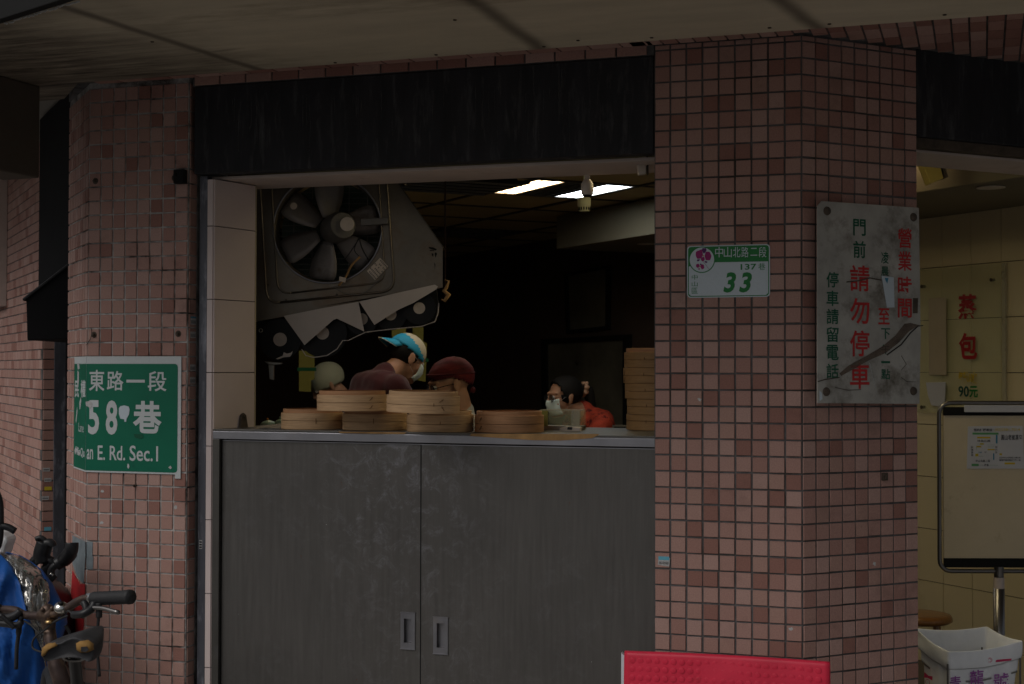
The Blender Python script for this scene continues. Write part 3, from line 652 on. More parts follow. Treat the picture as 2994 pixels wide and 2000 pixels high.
# ================================================================== bamboo steamers
def steamer(cx, cy, z, r, h, label, group, tilt=0, tiltdir=0, mt='bamboo', rim=.0135, ties=(), seam=.5, pegs=(), rimmt='bamboo_red'):
    t = thing('bamboo_steamer', label, 'steamer', (cx, cy, z), group)
    T = Matrix.Translation((cx, cy, z)) @ Matrix.Rotation(tilt, 4, V3((math.cos(tiltdir), math.sin(tiltdir), 0)))
    def lk(name, mb, mat, smooth=False):
        me = mb.mesh(name, mat); me.transform(T)
        if smooth:
            for p in me.polygons: p.use_smooth = abs(p.normal.z) < .5
            me.set_sharp_from_angle(angle=R(35))
        return link(name, me, t)
    s = h*seam
    for (z0, z1, dr) in ((0, s-.0006, 0), (s+.0006, h, .0006)):
        m = MB(); m.lathe((0, 0, 0), Z, [(r-.006, z0), (r+dr-.0006, z0), (r+dr, z0+.0008), (r+dr, z1-.0008), (r+dr-.0006, z1), (r-.006, z1)], 56, cap=False); lk('hoop', m, M[mt], True)
    m = MB(); m.lathe((0, 0, 0), Z, [(r-.0145, .004), (r-.0065, .004), (r-.0065, h+rim-.0006), (r-.0075, h+rim), (r-.0145, h+rim)], 56, cap=False); lk('inner_ring', m, M[rimmt], True)
    m = MB()
    for k in range(-6, 7):
        u = k*r/7; l = math.sqrt(max(0, (r-.012)**2-u*u))
        m.box(Fr((0, 0, 0), (1, 0, 0), (0, 1, 0)), u-.007, u+.007, -l, l, h*.62, h*.62+.003)
    lk('slat_base', m, M[mt])
    view = math.atan2(CAM.y-cy, CAM.x-cx)
    for (da, zz, ang) in ties:       # stitched bamboo ties
        a = view+da; m = MB(); c = V3((math.cos(a)*(r+.0012), math.sin(a)*(r+.0012), zz)); tan = V3((-math.sin(a), math.cos(a), 0))
        d = (tan*math.cos(ang)+Z*math.sin(ang))*.0085; m.tube([c-d, c+d], .0012, 6); d2 = (tan*math.cos(ang+1.1)+Z*math.sin(ang+1.1))*.006; m.tube([c-d2*.6+d*.3, c+d2*.6+d*.3], .001, 6); lk('bamboo_tie', m, M['peg'])
    for (da, zz) in pegs:
        a = view+da; m = MB(); c = V3((math.cos(a)*(r+.0008), math.sin(a)*(r+.0008), zz)); m.caps(c-Z*.0035, .0013, c+Z*.0035, .0013, 6); lk('peg', m, M['peg'])
    return t
GS = 'bamboo steamers laid out on the counter'
def place(px, py, r, zz, back=None):
    p = onp(px, py, V3((0, 0, zz)), Z); d = V3((p.x-CAM.x, p.y-CAM.y, 0)).normalized(); return p+d*(r if back is None else back)
def row(px, py, r, label, **k):
    c = place(px, py, r, 1.2935); return steamer(c.x, c.y, 1.2935, r, .055, label, GS, **k)
row(914, 1256, .1085, 'leftmost steamer of the bottom row next to the pale jamb', pegs=((.1, .034), (.1, .024)), seam=.53)
row(1096, 1259, .1105, 'second bottom row steamer, supporting two upper ones', pegs=((-.04, .028), (-.04, .036)), seam=.52)
row(1287, 1264, .112, 'third bottom row steamer below the tilted one', pegs=((.0, .030),), seam=.46, rimmt='bamboo')
row(1489, 1266, .115, 'rightmost bottom row steamer beside the clear box, reddish brown', ties=((-.95, .042, .8), (-.95, .014, .8)), mt='bamboo_red', seam=.5)
c = place(1030, 1203, .119, 1.362); steamer(c.x, c.y, 1.3625, .117, .0525, 'left upper steamer with two tied bamboo stitches, beneath the cap', GS, ties=((.55, .040, .7), (.55, .013, .7)), seam=.52)
c = place(1237, 1209, .119, 1.362); steamer(c.x, c.y, 1.3635, .117, .0535, 'right upper steamer, slightly tilted in front of the red headscarf', GS, tilt=R(1.6), tiltdir=math.pi/2-.3, ties=((.5, .040, .5), (.55, .016, 2.2)), pegs=((.28, .028),), seam=.48, rimmt='bamboo')
tx = at(1935, 1266, 4.95)
for k in range(5):
    z = 1.2935+k*.0535; top = k == 4
    lab = ['bottom steamer of the tall amber stack by the tiled pillar', 'second steamer from the bottom in the tall amber stack', 'middle steamer of the tall amber stack beside the pillar', 'fourth steamer up in the tall amber stack, sticking out left', 'topmost steamer of the tall amber stack with darker open rim'][k]
    steamer(tx.x+[0, .002, -.002, -.006, -.004][k], tx.y, z, [.122, .122, .125, .127, .126][k], .0525, lab, 'stack of steamers at the right end', mt='bamboo_amber', rimmt='bamboo_red', rim=.0135 if top else .0005, seam=[.6, .5, .48, .5, .5][k], pegs=((-.45, .03),), ties=((-1.25, .035, 1.2), (-1.25, .012, 1.2)) if k == 3 else ())

# ================================================================== clear box with taped papers
bx = at(1652, 1262, 4.85)
cb = thing('acrylic_box', 'small clear acrylic box with taped corners in front of the seated woman', 'box', (bx.x, bx.y, 1.2935))
BFr = Fr((bx.x, bx.y, 1.2935), (1, 0.05, 0), Z)
a = BFr.px(1579, 1262)[0]; b = BFr.px(1698, 1262)[0]; h = BFr.px(1650, 1201)[1]
for (u0, u1, n0, n1) in ((a, b, 0, .002), (a, a+.002, -.078, 0), (b-.002, b, -.078, 0)):
    m = MB(); m.box(BFr, u0, u1, .002, h, n0, n1); m.build('panel', M['acryl'], cb)
m = MB(); m.box(BFr, a, b, .0, .0145, -.079, .003); m.build('base', M['louver'], cb)
m = MB(); m.box(BFr, a, b, h+.0005, h+.003, -.08, .003); m.build('rim', M['acryl2'], cb)
for (u0, u1, mt) in ((a, a+.028, 'yelpaper'), (b-.032, b-.003, 'acryl2')):
    m = MB(); m.box(BFr, u0, u1, .014, h, .0035, .0045); m.build('tape', M[mt], cb)
m = MB(); P = [BFr.px(*p, .03) for p in [(1636, 1252), (1655, 1247), (1697, 1250), (1697, 1266), (1636, 1266)]]; m.prism(BFr, P, .01, .03)
pk = tag(m.build('paper_packet', M['label_pale'], bevel=.001), 'crumpled pale paper packet lying against the clear acrylic box', 'packet')
P = [BFr.px(*p, .031) for p in [(1660, 1248), (1674, 1249), (1672, 1257), (1658, 1256)]]; m = MB(); m.prism(BFr, P, .0305, .031); m.build('dark_tape', M['vinyl'], pk)
bp = at(1812, 1258, 5.6); m = MB(); b2 = Fr(bp, RT0, Z); m.box(b2, -.028, .028, -.018, .020, -.01, 0); m.box(b2, -.022, .022, -.012, .014, .001, .002, 1)
tag(m.build('small_frame', [M['hood_dark'], M['gap']], bevel=.001), 'small dim picture stand behind the counter left of the steamer stack', 'picture stand')

# ================================================================== exhaust fan hood
hd = thing('exhaust_fan', 'greasy steel exhaust fan panel hanging tilted inside the serving window', 'exhaust fan', at(960, 680, 5.35))
HF = Fr(at(1000, 700, 5.35), V3((RT0.x, RT0.y, 0)), Z)
def HP(pts, n=0): return [HF.px(x, y, n) for x, y in pts]
def zz(x, y): return (560+x/2.376, 440+y/2.376)
cU, cV = HF.px(*zz(945, 545)); RR = .203
# panel with a round hole: ring fan between hole and outline
out = HP([zz(400, 1170), zz(400, 120), zz(1340, 120), zz(1400, 180), zz(1745, 670), zz(1745, 925), zz(1690, 945)])
def ray2poly(ang, poly):
    d = (math.cos(ang), math.sin(ang)); best = None
    for i in range(len(poly)):
        (x1, y1), (x2, y2) = poly[i], poly[(i+1) % len(poly)]
        ex, ey = x2-x1, y2-y1; den = d[0]*ey-d[1]*ex
        if abs(den) < 1e-9: continue
        t = ((x1-cU)*ey-(y1-cV)*ex)/den; s_ = ((x1-cU)*d[1]-(y1-cV)*d[0])/den
        if t > 0 and -1e-6 <= s_ <= 1+1e-6 and (best is None or t < best): best = t
    return (cU+d[0]*best, cV+d[1]*best)
angs = sorted([2*math.pi*k/72 for k in range(72)]+[math.atan2(p[1]-cV, p[0]-cU) % (2*math.pi) for p in out])
m = MB(); inner = []; outer = []
for a in angs: inner.append((cU+RR*math.cos(a), cV+RR*math.sin(a))); outer.append(ray2poly(a, out))
rows_ = [[HF.pt(*p, 0) for p in outer], [HF.pt(*p, 0) for p in inner], [HF.pt(cU+(p[0]-cU)*.965, cV+(p[1]-cV)*.965, -.012) for p in inner], [HF.pt(cU+(p[0]-cU)*.96, cV+(p[1]-cV)*.96, -.09) for p in inner]]
m.grid(rows_, 0, True); m.build('panel', M['hood'], hd)
# pressed square dish around the fan
def rrect(pts, r=.04, k=5):
    o = []
    n = len(pts)
    for i in range(n):
        p = V3((*pts[i], 0)); a = V3((*pts[i-1], 0)); b = V3((*pts[(i+1) % n], 0)); d1 = (a-p).normalized(); d2 = (b-p).normalized()
        for j in range(k+1):
            t = j/k; P0 = p+d1*r; P2 = p+d2*r; o.append(tuple(((P0*(1-t)+p*t)*(1-t)+(p*(1-t)+P2*t)*t)[:2]))
    return o
dish = rrect(HP([zz(525, 1065), zz(465, 60), zz(1345, 60), zz(1410, 975)]), .05)
dish2 = rrect(HP([zz(600, 1000), zz(545, 60), zz(1290, 60), zz(1345, 915)]), .05)
m = MB(); pth = [HF.pt(*p, .004) for p in dish]; m.tube(pth+[pth[0]], .0045, 6); pth = [HF.pt(*p, .003) for p in dish2]; m.tube(pth+[pth[0]], .0035, 6); m.build('pressed_rim', M['hood'], hd, smooth=True)
m = MB(); m.tube([HF.pt(cU+RR*math.cos(2*math.pi*k/64), cV+RR*math.sin(2*math.pi*k/64), .002) for k in range(65)], .004, 6); m.build('fan_ring', M['steel_edge'], hd, smooth=True)
m = MB(); m.prism(HF, HP([zz(1480, 1000), zz(1745, 925), zz(1745, 950), zz(1700, 960), zz(440, 1190), zz(440, 1150)]), -.02, -.002); m.build('bottom_flange', M['hood'], hd)
m = MB(); m.prism(HF, HP([zz(1396, 176), zz(1400, 170), zz(1748, 665), zz(1744, 672)]), -.12, .006); m.build('edge_flange', M['tbar'], hd)
# wire guard behind the blades
m = MB()
for k in range(-9, 10):
    v = k*.021; l = math.sqrt(max(0, (RR*.95)**2-v*v)); m.tube([HF.pt(cU-l, cV+v, -.085), HF.pt(cU+l, cV+v, -.085)], .0011, 4)
for k in range(-2, 3):
    v = k*.07; l = math.sqrt(max(0, (RR*.95)**2-v*v)); m.tube([HF.pt(cU+v, cV-l, -.088), HF.pt(cU+v, cV+l, -.088)], .0016, 4)
link('wire_guard', m.mesh('wire_guard', M['hood_dark']), hd, kind='stuff')
m = MB(); m.lathe(HF.pt(cU, cV, -.16), HF.N, [(RR*.97, 0), (RR*.97, .004)], 40); m.build('outer_shutter', mk('outer_shutter', (.05, .075, .06), .6, var=.2), hd)
# blades
for k, ang in enumerate([90, 146, 207, 262, 322, 14]):
    a0 = R(ang); m = MB(); rows_ = []
    for i in range(9):
        rr = .045+(RR*.93-.045)*i/8; wd = .026+.030*math.sin(min(1, i/6)*math.pi/2)*(1 if i < 8 else .7)
        rw = []
        for j in range(5):
            s_ = -1+j/2; tw = R(30-14*i/8); x_ = s_*wd*math.cos(tw); n_ = -.045+s_*wd*math.sin(tw)+.004*(1-s_*s_)
            rw.append(HF.pt(cU+rr*math.cos(a0)-x_*math.sin(a0), cV+rr*math.sin(a0)+x_*math.cos(a0), n_))
        rows_.append(rw)
    m.grid(rows_); link('blade', m.mesh('blade', M['blade'], True), hd, solid=.0025)
    if k == 1:
        m = MB(); m.lathe(HF.pt(cU+.155*math.cos(a0), cV+.155*math.sin(a0), -.008), HF.N, [(.013, 0), (.012, .001)], 20); m.build('round_sticker', M['label_pale'], hd)
hu, hv = HF.px(*zz(1060, 518), .06)
m = MB(); m.lathe(HF.pt(cU+.012, cV+.002, -.06), (HF.pt(hu, hv, .06)-HF.pt(cU+.012, cV+.002, -.06)), [(.050, 0), (.054, .01), (.056, .05), (.056, .09), (.051, .115), (.047, .122), (.0, .124)], 40)
o = m.build('motor', M['hood_dark'], hd, smooth=False); o.data.shade_smooth() if hasattr(o.data, 'shade_smooth') else None; o.data.set_sharp_from_angle(angle=R(30))
p = HF.px(*zz(1080, 511), .068); m = MB(); m.lathe(HF.pt(*p, .066), HF.N, [(.0262, 0), (.0255, .0015)], 32); m.build('motor_label', M['label_pale'], hd)
m = MB(); m.prism(HF, HP([zz(1180, 480), zz(1370, 470), zz(1370, 515), zz(1180, 528)]), .002, .03); m.build('bracket_arm', M['hood_dark'], hd, bevel=.002)
m = MB(); F2 = HF; P = HP([zz(1218, 838), zz(1310, 745), zz(1367, 806), zz(1274, 900)], .008); m.prism(HF, P, .007, .008); lb = m.build('rating_label', M['label_pale'], hd)
m = MB(); pa = [V3((*x, 0)) for x in P]
for k in range(6):
    for j in range(7):
        if rnd.random() < .75:
            s0 = (k+.25)/6; s1 = (k+.75)/6; t0 = (j+.15)/7; t1 = (j+.8)/7
            g = lambda s_, t_: tuple((pa[0]*(1-s_)*(1-t_)+pa[1]*s_*(1-t_)+pa[2]*s_*t_+pa[3]*(1-s_)*t_)[:2])
            m.prism(HF, [g(s0, t0), g(s1, t0), g(s1, t1), g(s0, t1)], .0082, .0086)
m.build('print', M['hood_dark'], lb, kind='stuff')
def cable(pts, r, mt, name='cable', n=.03):
    m = MB(); P = [HF.pt(*HF.px(*zz(x, y), n), n+rnd.uniform(-.004, .004)) for x, y in pts]
    Q = []
    for i in range(len(P)-1):
        for t in (0, .33, .66): 
            a = P[max(i-1, 0)]; b = P[i]; c = P[i+1]; d = P[min(i+2, len(P)-1)]
            Q.append(.5*((2*b)+(c-a)*t+(2*a-5*b+4*c-d)*t*t+(3*b-a-3*c+d)*t**3))
    m.tube(Q+[P[-1]], r, 6); m.build(name, M[mt], hd, smooth=True)
cable([(1165, 605), (1185, 680), (1230, 760)], .003, 'rubber'); cable([(1160, 610), (1130, 690), (1170, 740)], .002, 'rubber')
cable([(1170, 740), (1110, 800), (1070, 880), (1020, 940)], .004, 'cardboard'); cable([(1165, 612), (1100, 710), (1060, 760)], .002, 'rubber')
cable([(990, 945), (1060, 990), (1180, 1000), (1270, 930), (1330, 885)], .0018, 'hood_dark', n=.012)
m = MB(); m.prism(HF, HP([zz(1028, 875), zz(1075, 885), zz(1068, 918), zz(1025, 905)], .036), .034, .037); m.build('cable_tag', M['label_pale'], hd)
for (x, y) in [(533, 932), (657, 1038), (1010, 1000)]:
    m = MB(); u, v = HF.px(*zz(x, y)); m.lathe(HF.pt(u, v, 0), HF.N, [(.004, 0), (.003, .004)], 10); m.build('bolt', M['grime'], hd)
def scr(x, y): return (1000+x/2.446, 440+y/2.446)
m = MB()
for pl_ in [[(620, 690), (650, 692), (678, 706), (672, 716), (640, 708), (622, 700)], [(626, 712), (662, 714), (655, 720), (628, 718)], [(640, 735), (655, 738), (652, 762), (644, 752)], [(662, 735), (672, 728), (680, 740), (668, 768)], [(660, 800), (668, 815), (664, 850)]]:
    m.prism(HF, [HF.px(*scr(*p)) for p in pl_], .0006, .001)
m.build('ink_scrawl', M['gap'], hd)

# row of black discs with round labels under the hood, and the torn sheets taped over them
rail_ = HF
def disc(x, y, r, n, label, rl=.024):
    u, v = HF.px(*zz(x, y), n); t = thing('record_disc', label, 'disc', HF.pt(u, v, n), 'black discs hanging under the fan hood')
    m = MB(); m.lathe(HF.pt(u, v, n-.003), HF.N, [(r, 0), (r, .002)], 44); m.build('disc', M['vinyl'], t)
    m = MB(); m.lathe(HF.pt(u, v, n-.0008), HF.N, [(rl, 0), (rl, .0006)], 28); m.build('label_disc', M['label_pale'], t)
disc(615, 1313, .078, -.02, 'lowest leftmost black disc with bluish pale round label', .0255)
disc(910, 1268, .092, -.03, 'black disc second from left with half hidden label', .0245)
disc(1183, 1172, .060, -.026, 'black disc whose label peeks out between the two sheets', .022)
disc(1383, 1140, .060, -.032, 'black disc partly covered by the right hand sheet', .022)
disc(1582, 1095, .062, -.024, 'rightmost black disc with tan round label', .022)
m = MB(); m.prism(HF, HP([zz(440, 1190), zz(1700, 940), zz(1718, 1080), zz(1690, 1195), zz(1560, 1225), zz(1230, 1265), zz(1060, 1300), zz(760, 1250), zz(440, 1330)], -.06), -.07, -.045)
tag(m.build('dark_rack', M['gap']), 'long black rack slanting under the fan hood behind the round labels', 'rack')
m = MB(); P = [HF.pt(*HF.px(*zz(x, y), -.01), -.01) for x, y in [(1718, 1060), (1712, 1130), (1690, 1190), (1600, 1222), (1400, 1240), (1210, 1262), (1130, 1300), (1090, 1320), (1050, 1320), (1010, 1380), (940, 1425), (850, 1438), (795, 1425), (765, 1380)]]
m.tube(P, .0022, 5); tag(m.build('torn_film', M['film']), 'pale torn edge of plastic film trailing under the black discs', 'plastic film')
def sheet(pts, n, label):
    P = HP([zz(*p) for p in pts], n); me = MB(); me.prism(HF, P, n, n+.0012); return tag(me.build('paper_sheet', M['paper']), label, 'paper sheet', 'white sheets taped under the hood')
sheet([(640, 1150), (900, 1098), (1160, 1052), (1175, 1130), (1200, 1258), (1090, 1205), (1010, 1168), (985, 1178), (785, 1352)], .004, 'larger white sheet hanging in two points under the fan hood')
sheet([(1165, 1050), (1450, 985), (1690, 932), (1712, 945), (1700, 965), (1540, 1060), (1440, 1105), (1270, 1212)], .0065, 'narrower white sheet under the hood pointing to the right')
def kz(x, y): return (740+x/3.354, 900+y/3.354)
m = MB(); F3 = Fr(at(790, 1080, 5.3), RT0, Z)
for pl_ in [[(105, 525), (290, 540), (270, 555), (200, 562), (150, 558)], [(148, 560), (203, 562), (200, 710), (160, 700)]]: m.prism(F3, [F3.px(*kz(*p)) for p in pl_], -.02, 0)
tag(m.build('tap_bracket', M['louver'], bevel=.002), 'pale metal bracket dangling below the leftmost disc', 'bracket')
m = MB(); P = [F3.px(*kz(*p)) for p in [(220, 500), (290, 470), (300, 435), (330, 450), (370, 440), (385, 425), (380, 450), (360, 480), (300, 485), (240, 505)]]; m.prism(F3, P, -.006, -.002)
tag(m.build('torn_wrap', M['paper']), 'scrap of torn white wrapping caught below the leftmost disc', 'plastic scrap')
m = MB(); c = at(740+75/3.354, 900+222/3.354, 5.28); m.tube([c+RT0*(.0065*math.cos(a))+Z*(.0065*math.sin(a)) for a in [2*math.pi*k/16 for k in range(17)]], .0016, 6); tag(m.build('hook_ring', M['louver'], smooth=True), 'small steel ring at the left end of the black rack', 'ring')
m = MB(); P = [HF.pt(*HF.px(x, y, 0), .0) for x, y in [(1300, 818), (1312, 822), (1306, 840), (1298, 850), (1312, 862), (1300, 880), (1290, 875)]]; m.tube(P, [.002, .004, .007, .009, .010, .007, .003], 7)
tag(m.build('wire_bundle', M['cardboard'], smooth=True), 'frayed rusty wire bundle at the right lower corner of the hood', 'wire bundle')

# ================================================================== things under the interior ceiling
m = MB(); a = at(1302, 500, 6.0); b = at(1302, 880, 6.0); m.tube([V3((a.x, a.y, 2.44)), V3((a.x, a.y, b.z))], .0042, 8); tag(m.build('hanging_rod', mk('rust_red_rod', (.022, .007, .005), .7)), 'thin rust red rod hanging from the ceiling right of the fan', 'rod')
vt = onp(1310, 545, V3((0, 0, 2.36)), Z)
vn = thing('hanging_vent', 'dark square vent hanging below the ceiling left of the glowing lamp', 'vent', vt)
VF = Fr((vt.x, vt.y, 2.36), A_, B_)
m = MB(); m.prism(VF, [(-.24, -.26), (.30, -.26), (.30, .26), (-.24, .26)], 0, .012); m.prism(VF, [(-.20, -.22), (.26, -.22), (.26, .22), (-.20, .22)], .012, .06, inset=.02); m.build('housing', M['gap'], vn)
for k in range(5):
    m = MB(); m.box(VF, -.22, .28, -.22+k*.1, -.20+k*.1, -.008, -.0005); m.build('slat', M['hood_dark'], vn)
dc = at(1717, 530, 4.85)
dome = thing('spot_lamp', 'small white ceiling spotlight hanging from the window soffit', 'spotlight', dc)
m = MB(); m.box(Fr(dc, RT0, Z), -.009, .009, .0, .10, -.009, .009); m.build('stem', M['white_pl'], dome, bevel=.002)
m = MB(); m.lathe(dc-Z*.048, Z, [(.014, 0), (.020, .004), (.0215, .02), (.020, .040), (.013, .052), (.008, .056)], 24); o = m.build('body', M['white_pl'], dome, smooth=True)
m = MB(); m.lathe(dc-Z*.053, Z, [(.012, 0), (.0165, .004), (.016, .007)], 24); m.build('lens', M['vinyl'], dome, smooth=True)
sc_ = at(1708, 600, 6.0)
sn = thing('smoke_detector', 'ivory cylindrical detector with slotted rim hanging under the cool lamp', 'detector', sc_)
m = MB(); m.lathe(sc_-Z*.005, Z, [(.028, 0), (.0285, .03), (.029, .034), (.026, .036)], 28); m.build('body', M['ivory_pl'], sn)
m = MB(); m.tube([sc_+Z*.03, V3((sc_.x, sc_.y, 2.44))], .004, 6); m.build('rod', M['ivory_pl'], sn)
m = MB(); m.lathe(sc_-Z*.026, Z, [(.022, 0), (.023, .005), (.0255, .0195)], 28); m.build('cap', M['ivory_pl'], sn)
m = MB()
for k in range(14):
    a = 2*math.pi*k/14; c = sc_-Z*.015+V3((math.cos(a), math.sin(a), 0))*.0242; m.box(Fr(c, (-math.sin(a), math.cos(a), 0), Z), -.0025, .0025, -.006, .006, -.0025, .0012)
m.build('slot', M['gap'], sn, kind='stuff')
def cctv(c, fr, s, mt, label, name='security_camera'):
    t = thing(name, label, 'camera', c)
    m = MB(); m.prism(fr, [(-.03*s, .05*s), (.03*s, .06*s), (.028*s, -.05*s), (-.02*s, -.055*s)], -.03*s, .03*s); m.build('housing', M[mt], t, bevel=.003)
    m = MB(); m.prism(fr, [(.030*s, .07*s), (.038*s, .07*s), (.044*s, -.05*s), (.036*s, -.05*s)], -.03*s, .03*s); m.build('shield', M['grime'], t)
    m = MB(); m.lathe(fr.pt(-.01*s, .02*s, .03*s), fr.N, [(.010*s, 0), (.010*s, .004)], 14); m.build('lens', M['vinyl'], t)
    m = MB(); m.tube([fr.pt(.02*s, .05*s), fr.pt(.04*s, .08*s), fr.pt(.07*s, .10*s, -.05)], .006*s, 7); m.build('bracket', M['grime'], t, smooth=True)
cctv(at(1875, 487, 4.62), Fr(at(1875, 487, 4.62), RT0, Z), .52, 'white_pl', 'small dusty camera mounted under the lintel corner beside the pillar')
cc = at(2716, 490, 5.55); cctv(cc, Fr(cc, (RT0*math.cos(.28)+Z*-math.sin(.28)*-1).normalized(), (Z*math.cos(.28)-RT0*math.sin(.28)).normalized()), 1.15, 'yellow_pl', 'yellowed security camera on the side room bulkhead')
for (pts, w_, h_, D_, lab) in [(((1654, 800), (1786, 775), (1784, 962), (1660, 975)), 0, 0, 0, 'dark framed picture hanging on the right interior wall'), (((1586, 992), (1846, 978), (1846, 1280), (1590, 1280)), 0, 0, 0, 'large dark frame behind the seated woman')]:
    t = thing('wall_picture', lab, 'picture', PART.pt(*PART.px(*pts[0]), .02))
    P = [PART.px(*p, .01) for p in pts]; cx = sum(p[0] for p in P)/4; cy = sum(p[1] for p in P)/4
    m = MB()
    for i in range(4):
        a, b = P[i], P[(i+1) % 4]; s_ = .86
        m.prism(PART, [a, b, (cx+(b[0]-cx)*s_, cy+(b[1]-cy)*.9), (cx+(a[0]-cx)*s_, cy+(a[1]-cy)*.9)], .005, .025)
    m.build('frame', M['gap'], t)
    m = MB(); m.prism(PART, [(cx+(p[0]-cx)*s_, cy+(p[1]-cy)*.9) for p in P], .005, .012); m.build('picture', mk('dim_print', (.14, .13, .10), .3, var=.5, vs=2.5), t)
for (pts, D_, lab) in [([(450, 420), (600, 430), (602, 700), (568, 712), (565, 825), (450, 818)], 8.2, 'tall yellow paper strip with green tape behind the white cap'), ([(1360, 195), (1500, 190), (1500, 300), (1360, 300)], 8.4, 'yellow paper strip above the blue and white cap'), ([(1565, 190), (1670, 190), (1668, 330), (1705, 350), (1690, 725), (1560, 700)], 8.6, 'long dim paper strip right of the man in the blue cap')]:
    F4 = Fr(at(*kz(*pts[0]), D_), RT0, Z); P = [F4.px(*kz(*p)) for p in pts]
    m = MB(); m.prism(F4, P, -.01, 0); o = m.build('wall_poster', M['yelpaper']); tag(o, lab, 'paper strip', 'yellow paper strips at the back of the kitchen')
    v = min(p[1] for p in P)+.12; u0 = min(p[0] for p in P); u1 = max(p[0] for p in P)
    if D_ != 8.4:
        m = MB(); m.box(F4, u0-.01, u1+.01, v, v+.02, .001, .002); m.build('green_tape', mk('green_tape', (.01, .10, .04), .5), o)
for (x, y, s_, lab) in [(785, 1240, 1, 'pale green lidded bowl with an orange knob at the counter left end'), (822, 1236, .8, 'second pale green bowl half hidden by the leftmost steamer')]:
    c = at(x, y, 5.9); t = thing('lidded_bowl', lab, 'bowl', c, 'pale green lidded bowls')
    m = MB(); m.lathe(c-Z*.02, Z, [(.018, 0), (.030*s_, .006), (.034*s_, .016), (.034*s_, .020), (.024*s_, .030), (.006, .036), (.001, .037)], 24); m.build('bowl', M['bowl'], t, smooth=True)
    m = MB(); m.ell(c+Z*.021-RT0*.004, (.005, .005, .005), 10, 6); m.build('knob', M['orangeknob'] if s_ == 1 else M['bowl'], t, smooth=True)
    m = MB(); m.box(Fr((c.x, c.y, 0), RT0, Z), -.045, .045, c.z-.034, c.z-.021, -.04, .04); m.build('tray', M['hood_dark'], t)
m = MB(); tb = at(830, 1262, 6.0); m.box(Fr((tb.x, tb.y, 0), RT0, Z), -.5, 1.3, 1.20, tb.z+.0, -.3, .35); m.box(Fr((tb.x, tb.y, 0), RT0, Z), -.45, 1.25, .1, 1.199, -.25, .30)
tag(m.build('work_table', M['hood_dark'], bevel=.003), 'dark kitchen work table behind the serving counter', 'table')

# ================================================================== signs
# ---- street sign folded round the left pillar
sg = thing('street_sign', 'large green street sign with white lettering folded round the left pillar', 'sign', (-1.9, -.01, 1.4))
SF = Fr((-2.043, -.006, 0), (1, 0, 0), Z); SL = Fr((-2.043, -.006, 0), (q, -q, 0), Z)
u1 = SF.px(530, 1200)[0]; zt = SF.px(400, 1042)[1]; zb = SF.px(400, 1384)[1]; ul = -.235
def bent(m, v0, v1, ua, ub, n0, n1):
    """a strip of sheet that runs from ua (<0: on the splay) to ub (>0: on the front)"""
    if ub > 0: m.box(SF, max(ua, 0), ub, v0, v1, n0, n1)
    if ua < 0: m.box(SL, ua, min(ub, 0), v0, v1, n0, n1)
m = MB(); bent(m, zb, zt, ul, u1, 0, .0022); m.box(SF, u1-.022, u1, zb-.014, zb, 0, .0022); m.build('sheet', M['refl'], sg)
m = MB(); bent(m, zb+.006, zt-.026, ul+.004, 0, .0024, .0030)
rr_ = rrect([(-.0001, zt-.026), (-.0001, zb+.006), (u1-.012, zb+.006), (u1-.012, zt-.026)], .014, 4); rr_ = [(max(a, 0), b) for a, b in rr_]
m.prism(SF, [(0, zb+.006)]+[p for p in rrect([(0, zb+.006), (u1-.013, zb+.006), (u1-.013, zt-.026), (0, zt-.026)], .014, 5) if p[0] > .02]+[(0, zt-.026)], .0024, .0030)
m.build('green_field', M['green'], sg)
ss = lambda x, y: (150+x*.3189, 950+y*.3189)
def onsf(ch, x0, y0, x1, y1, mt='refl', bold=.012, F=SF, par=sg, n=.0034, mp=ss, name='lettering', **k):
    a = F.px(*mp(x0, y1)); b = F.px(*mp(x1, y0)); text(name, ch, F, (a[0]+b[0])/2, (a[1]+b[1])/2, abs(b[0]-a[0]), abs(b[1]-a[1]), M[mt], par, n, bold, **k)
onsf('東', 350, 412, 494, 606); onsf('路', 514, 422, 668, 600); onsf('一', 694, 503, 862, 528); onsf('段', 888, 424, 1062, 608)
onsf('5', 342, 690, 445, 1003, bold=.03); onsf('8', 503, 692, 612, 1006, bold=.03); onsf('巷', 752, 698, 1018, 992, bold=.03)
onsf('an', 330, 1138, 388, 1232); onsf('E.', 430, 1106, 498, 1238); onsf('Rd.', 540, 1110, 682, 1240); onsf('Sec.1', 722, 1110, 984, 1246)
text('lettering', '權', SL, -.052, (zt-.115), .095, .062, M['refl'], sg, .0034, .02); text('lettering', '民', SL, -.175, (zt-.118), .085, .062, M['refl'], sg, .0034, .02)
text('lettering', 'Lane', SL, -.085, SL.px(240, 1250)[1], .10, .032, M['refl'], sg, .0034, .0)
text('lettering', 'MinQu', SL, -.10, SF.px(300, 1328)[1], .17, .036, M['refl'], sg, .0034, .02)
m = MB()
for pts in [[(280, 660), (266, 710), (268, 775), (276, 770), (284, 700)], [(245, 750), (233, 880), (238, 900), (249, 800)], [(232, 1115), (222, 1150), (228, 1190), (236, 1160)], [(262, 1150), (252, 1180), (264, 1200), (272, 1180)], [(247, 350), (262, 350), (270, 400), (252, 410)], [(250, 420), (262, 430), (262, 520), (246, 600)]]:
    m.prism(SL, [SL.px(*ss(*p)) for p in pts], .0032, .0038)
m.build('peeled_patch', M['sticker'], sg, kind='stuff')
def patch(fr, pts, mp, mt, par, name, n=.0036): 
    m = MB(); m.prism(fr, [fr.px(*mp(*p)) for p in pts], n, n+.0008); m.build(name, M[mt], par)
patch(SF, [(640, 745), (675, 738), (715, 748), (724, 775), (718, 820), (695, 862), (692, 888), (678, 888), (674, 865), (640, 860), (626, 815), (626, 765)], ss, 'plate_white', sg, 'paint_blot')
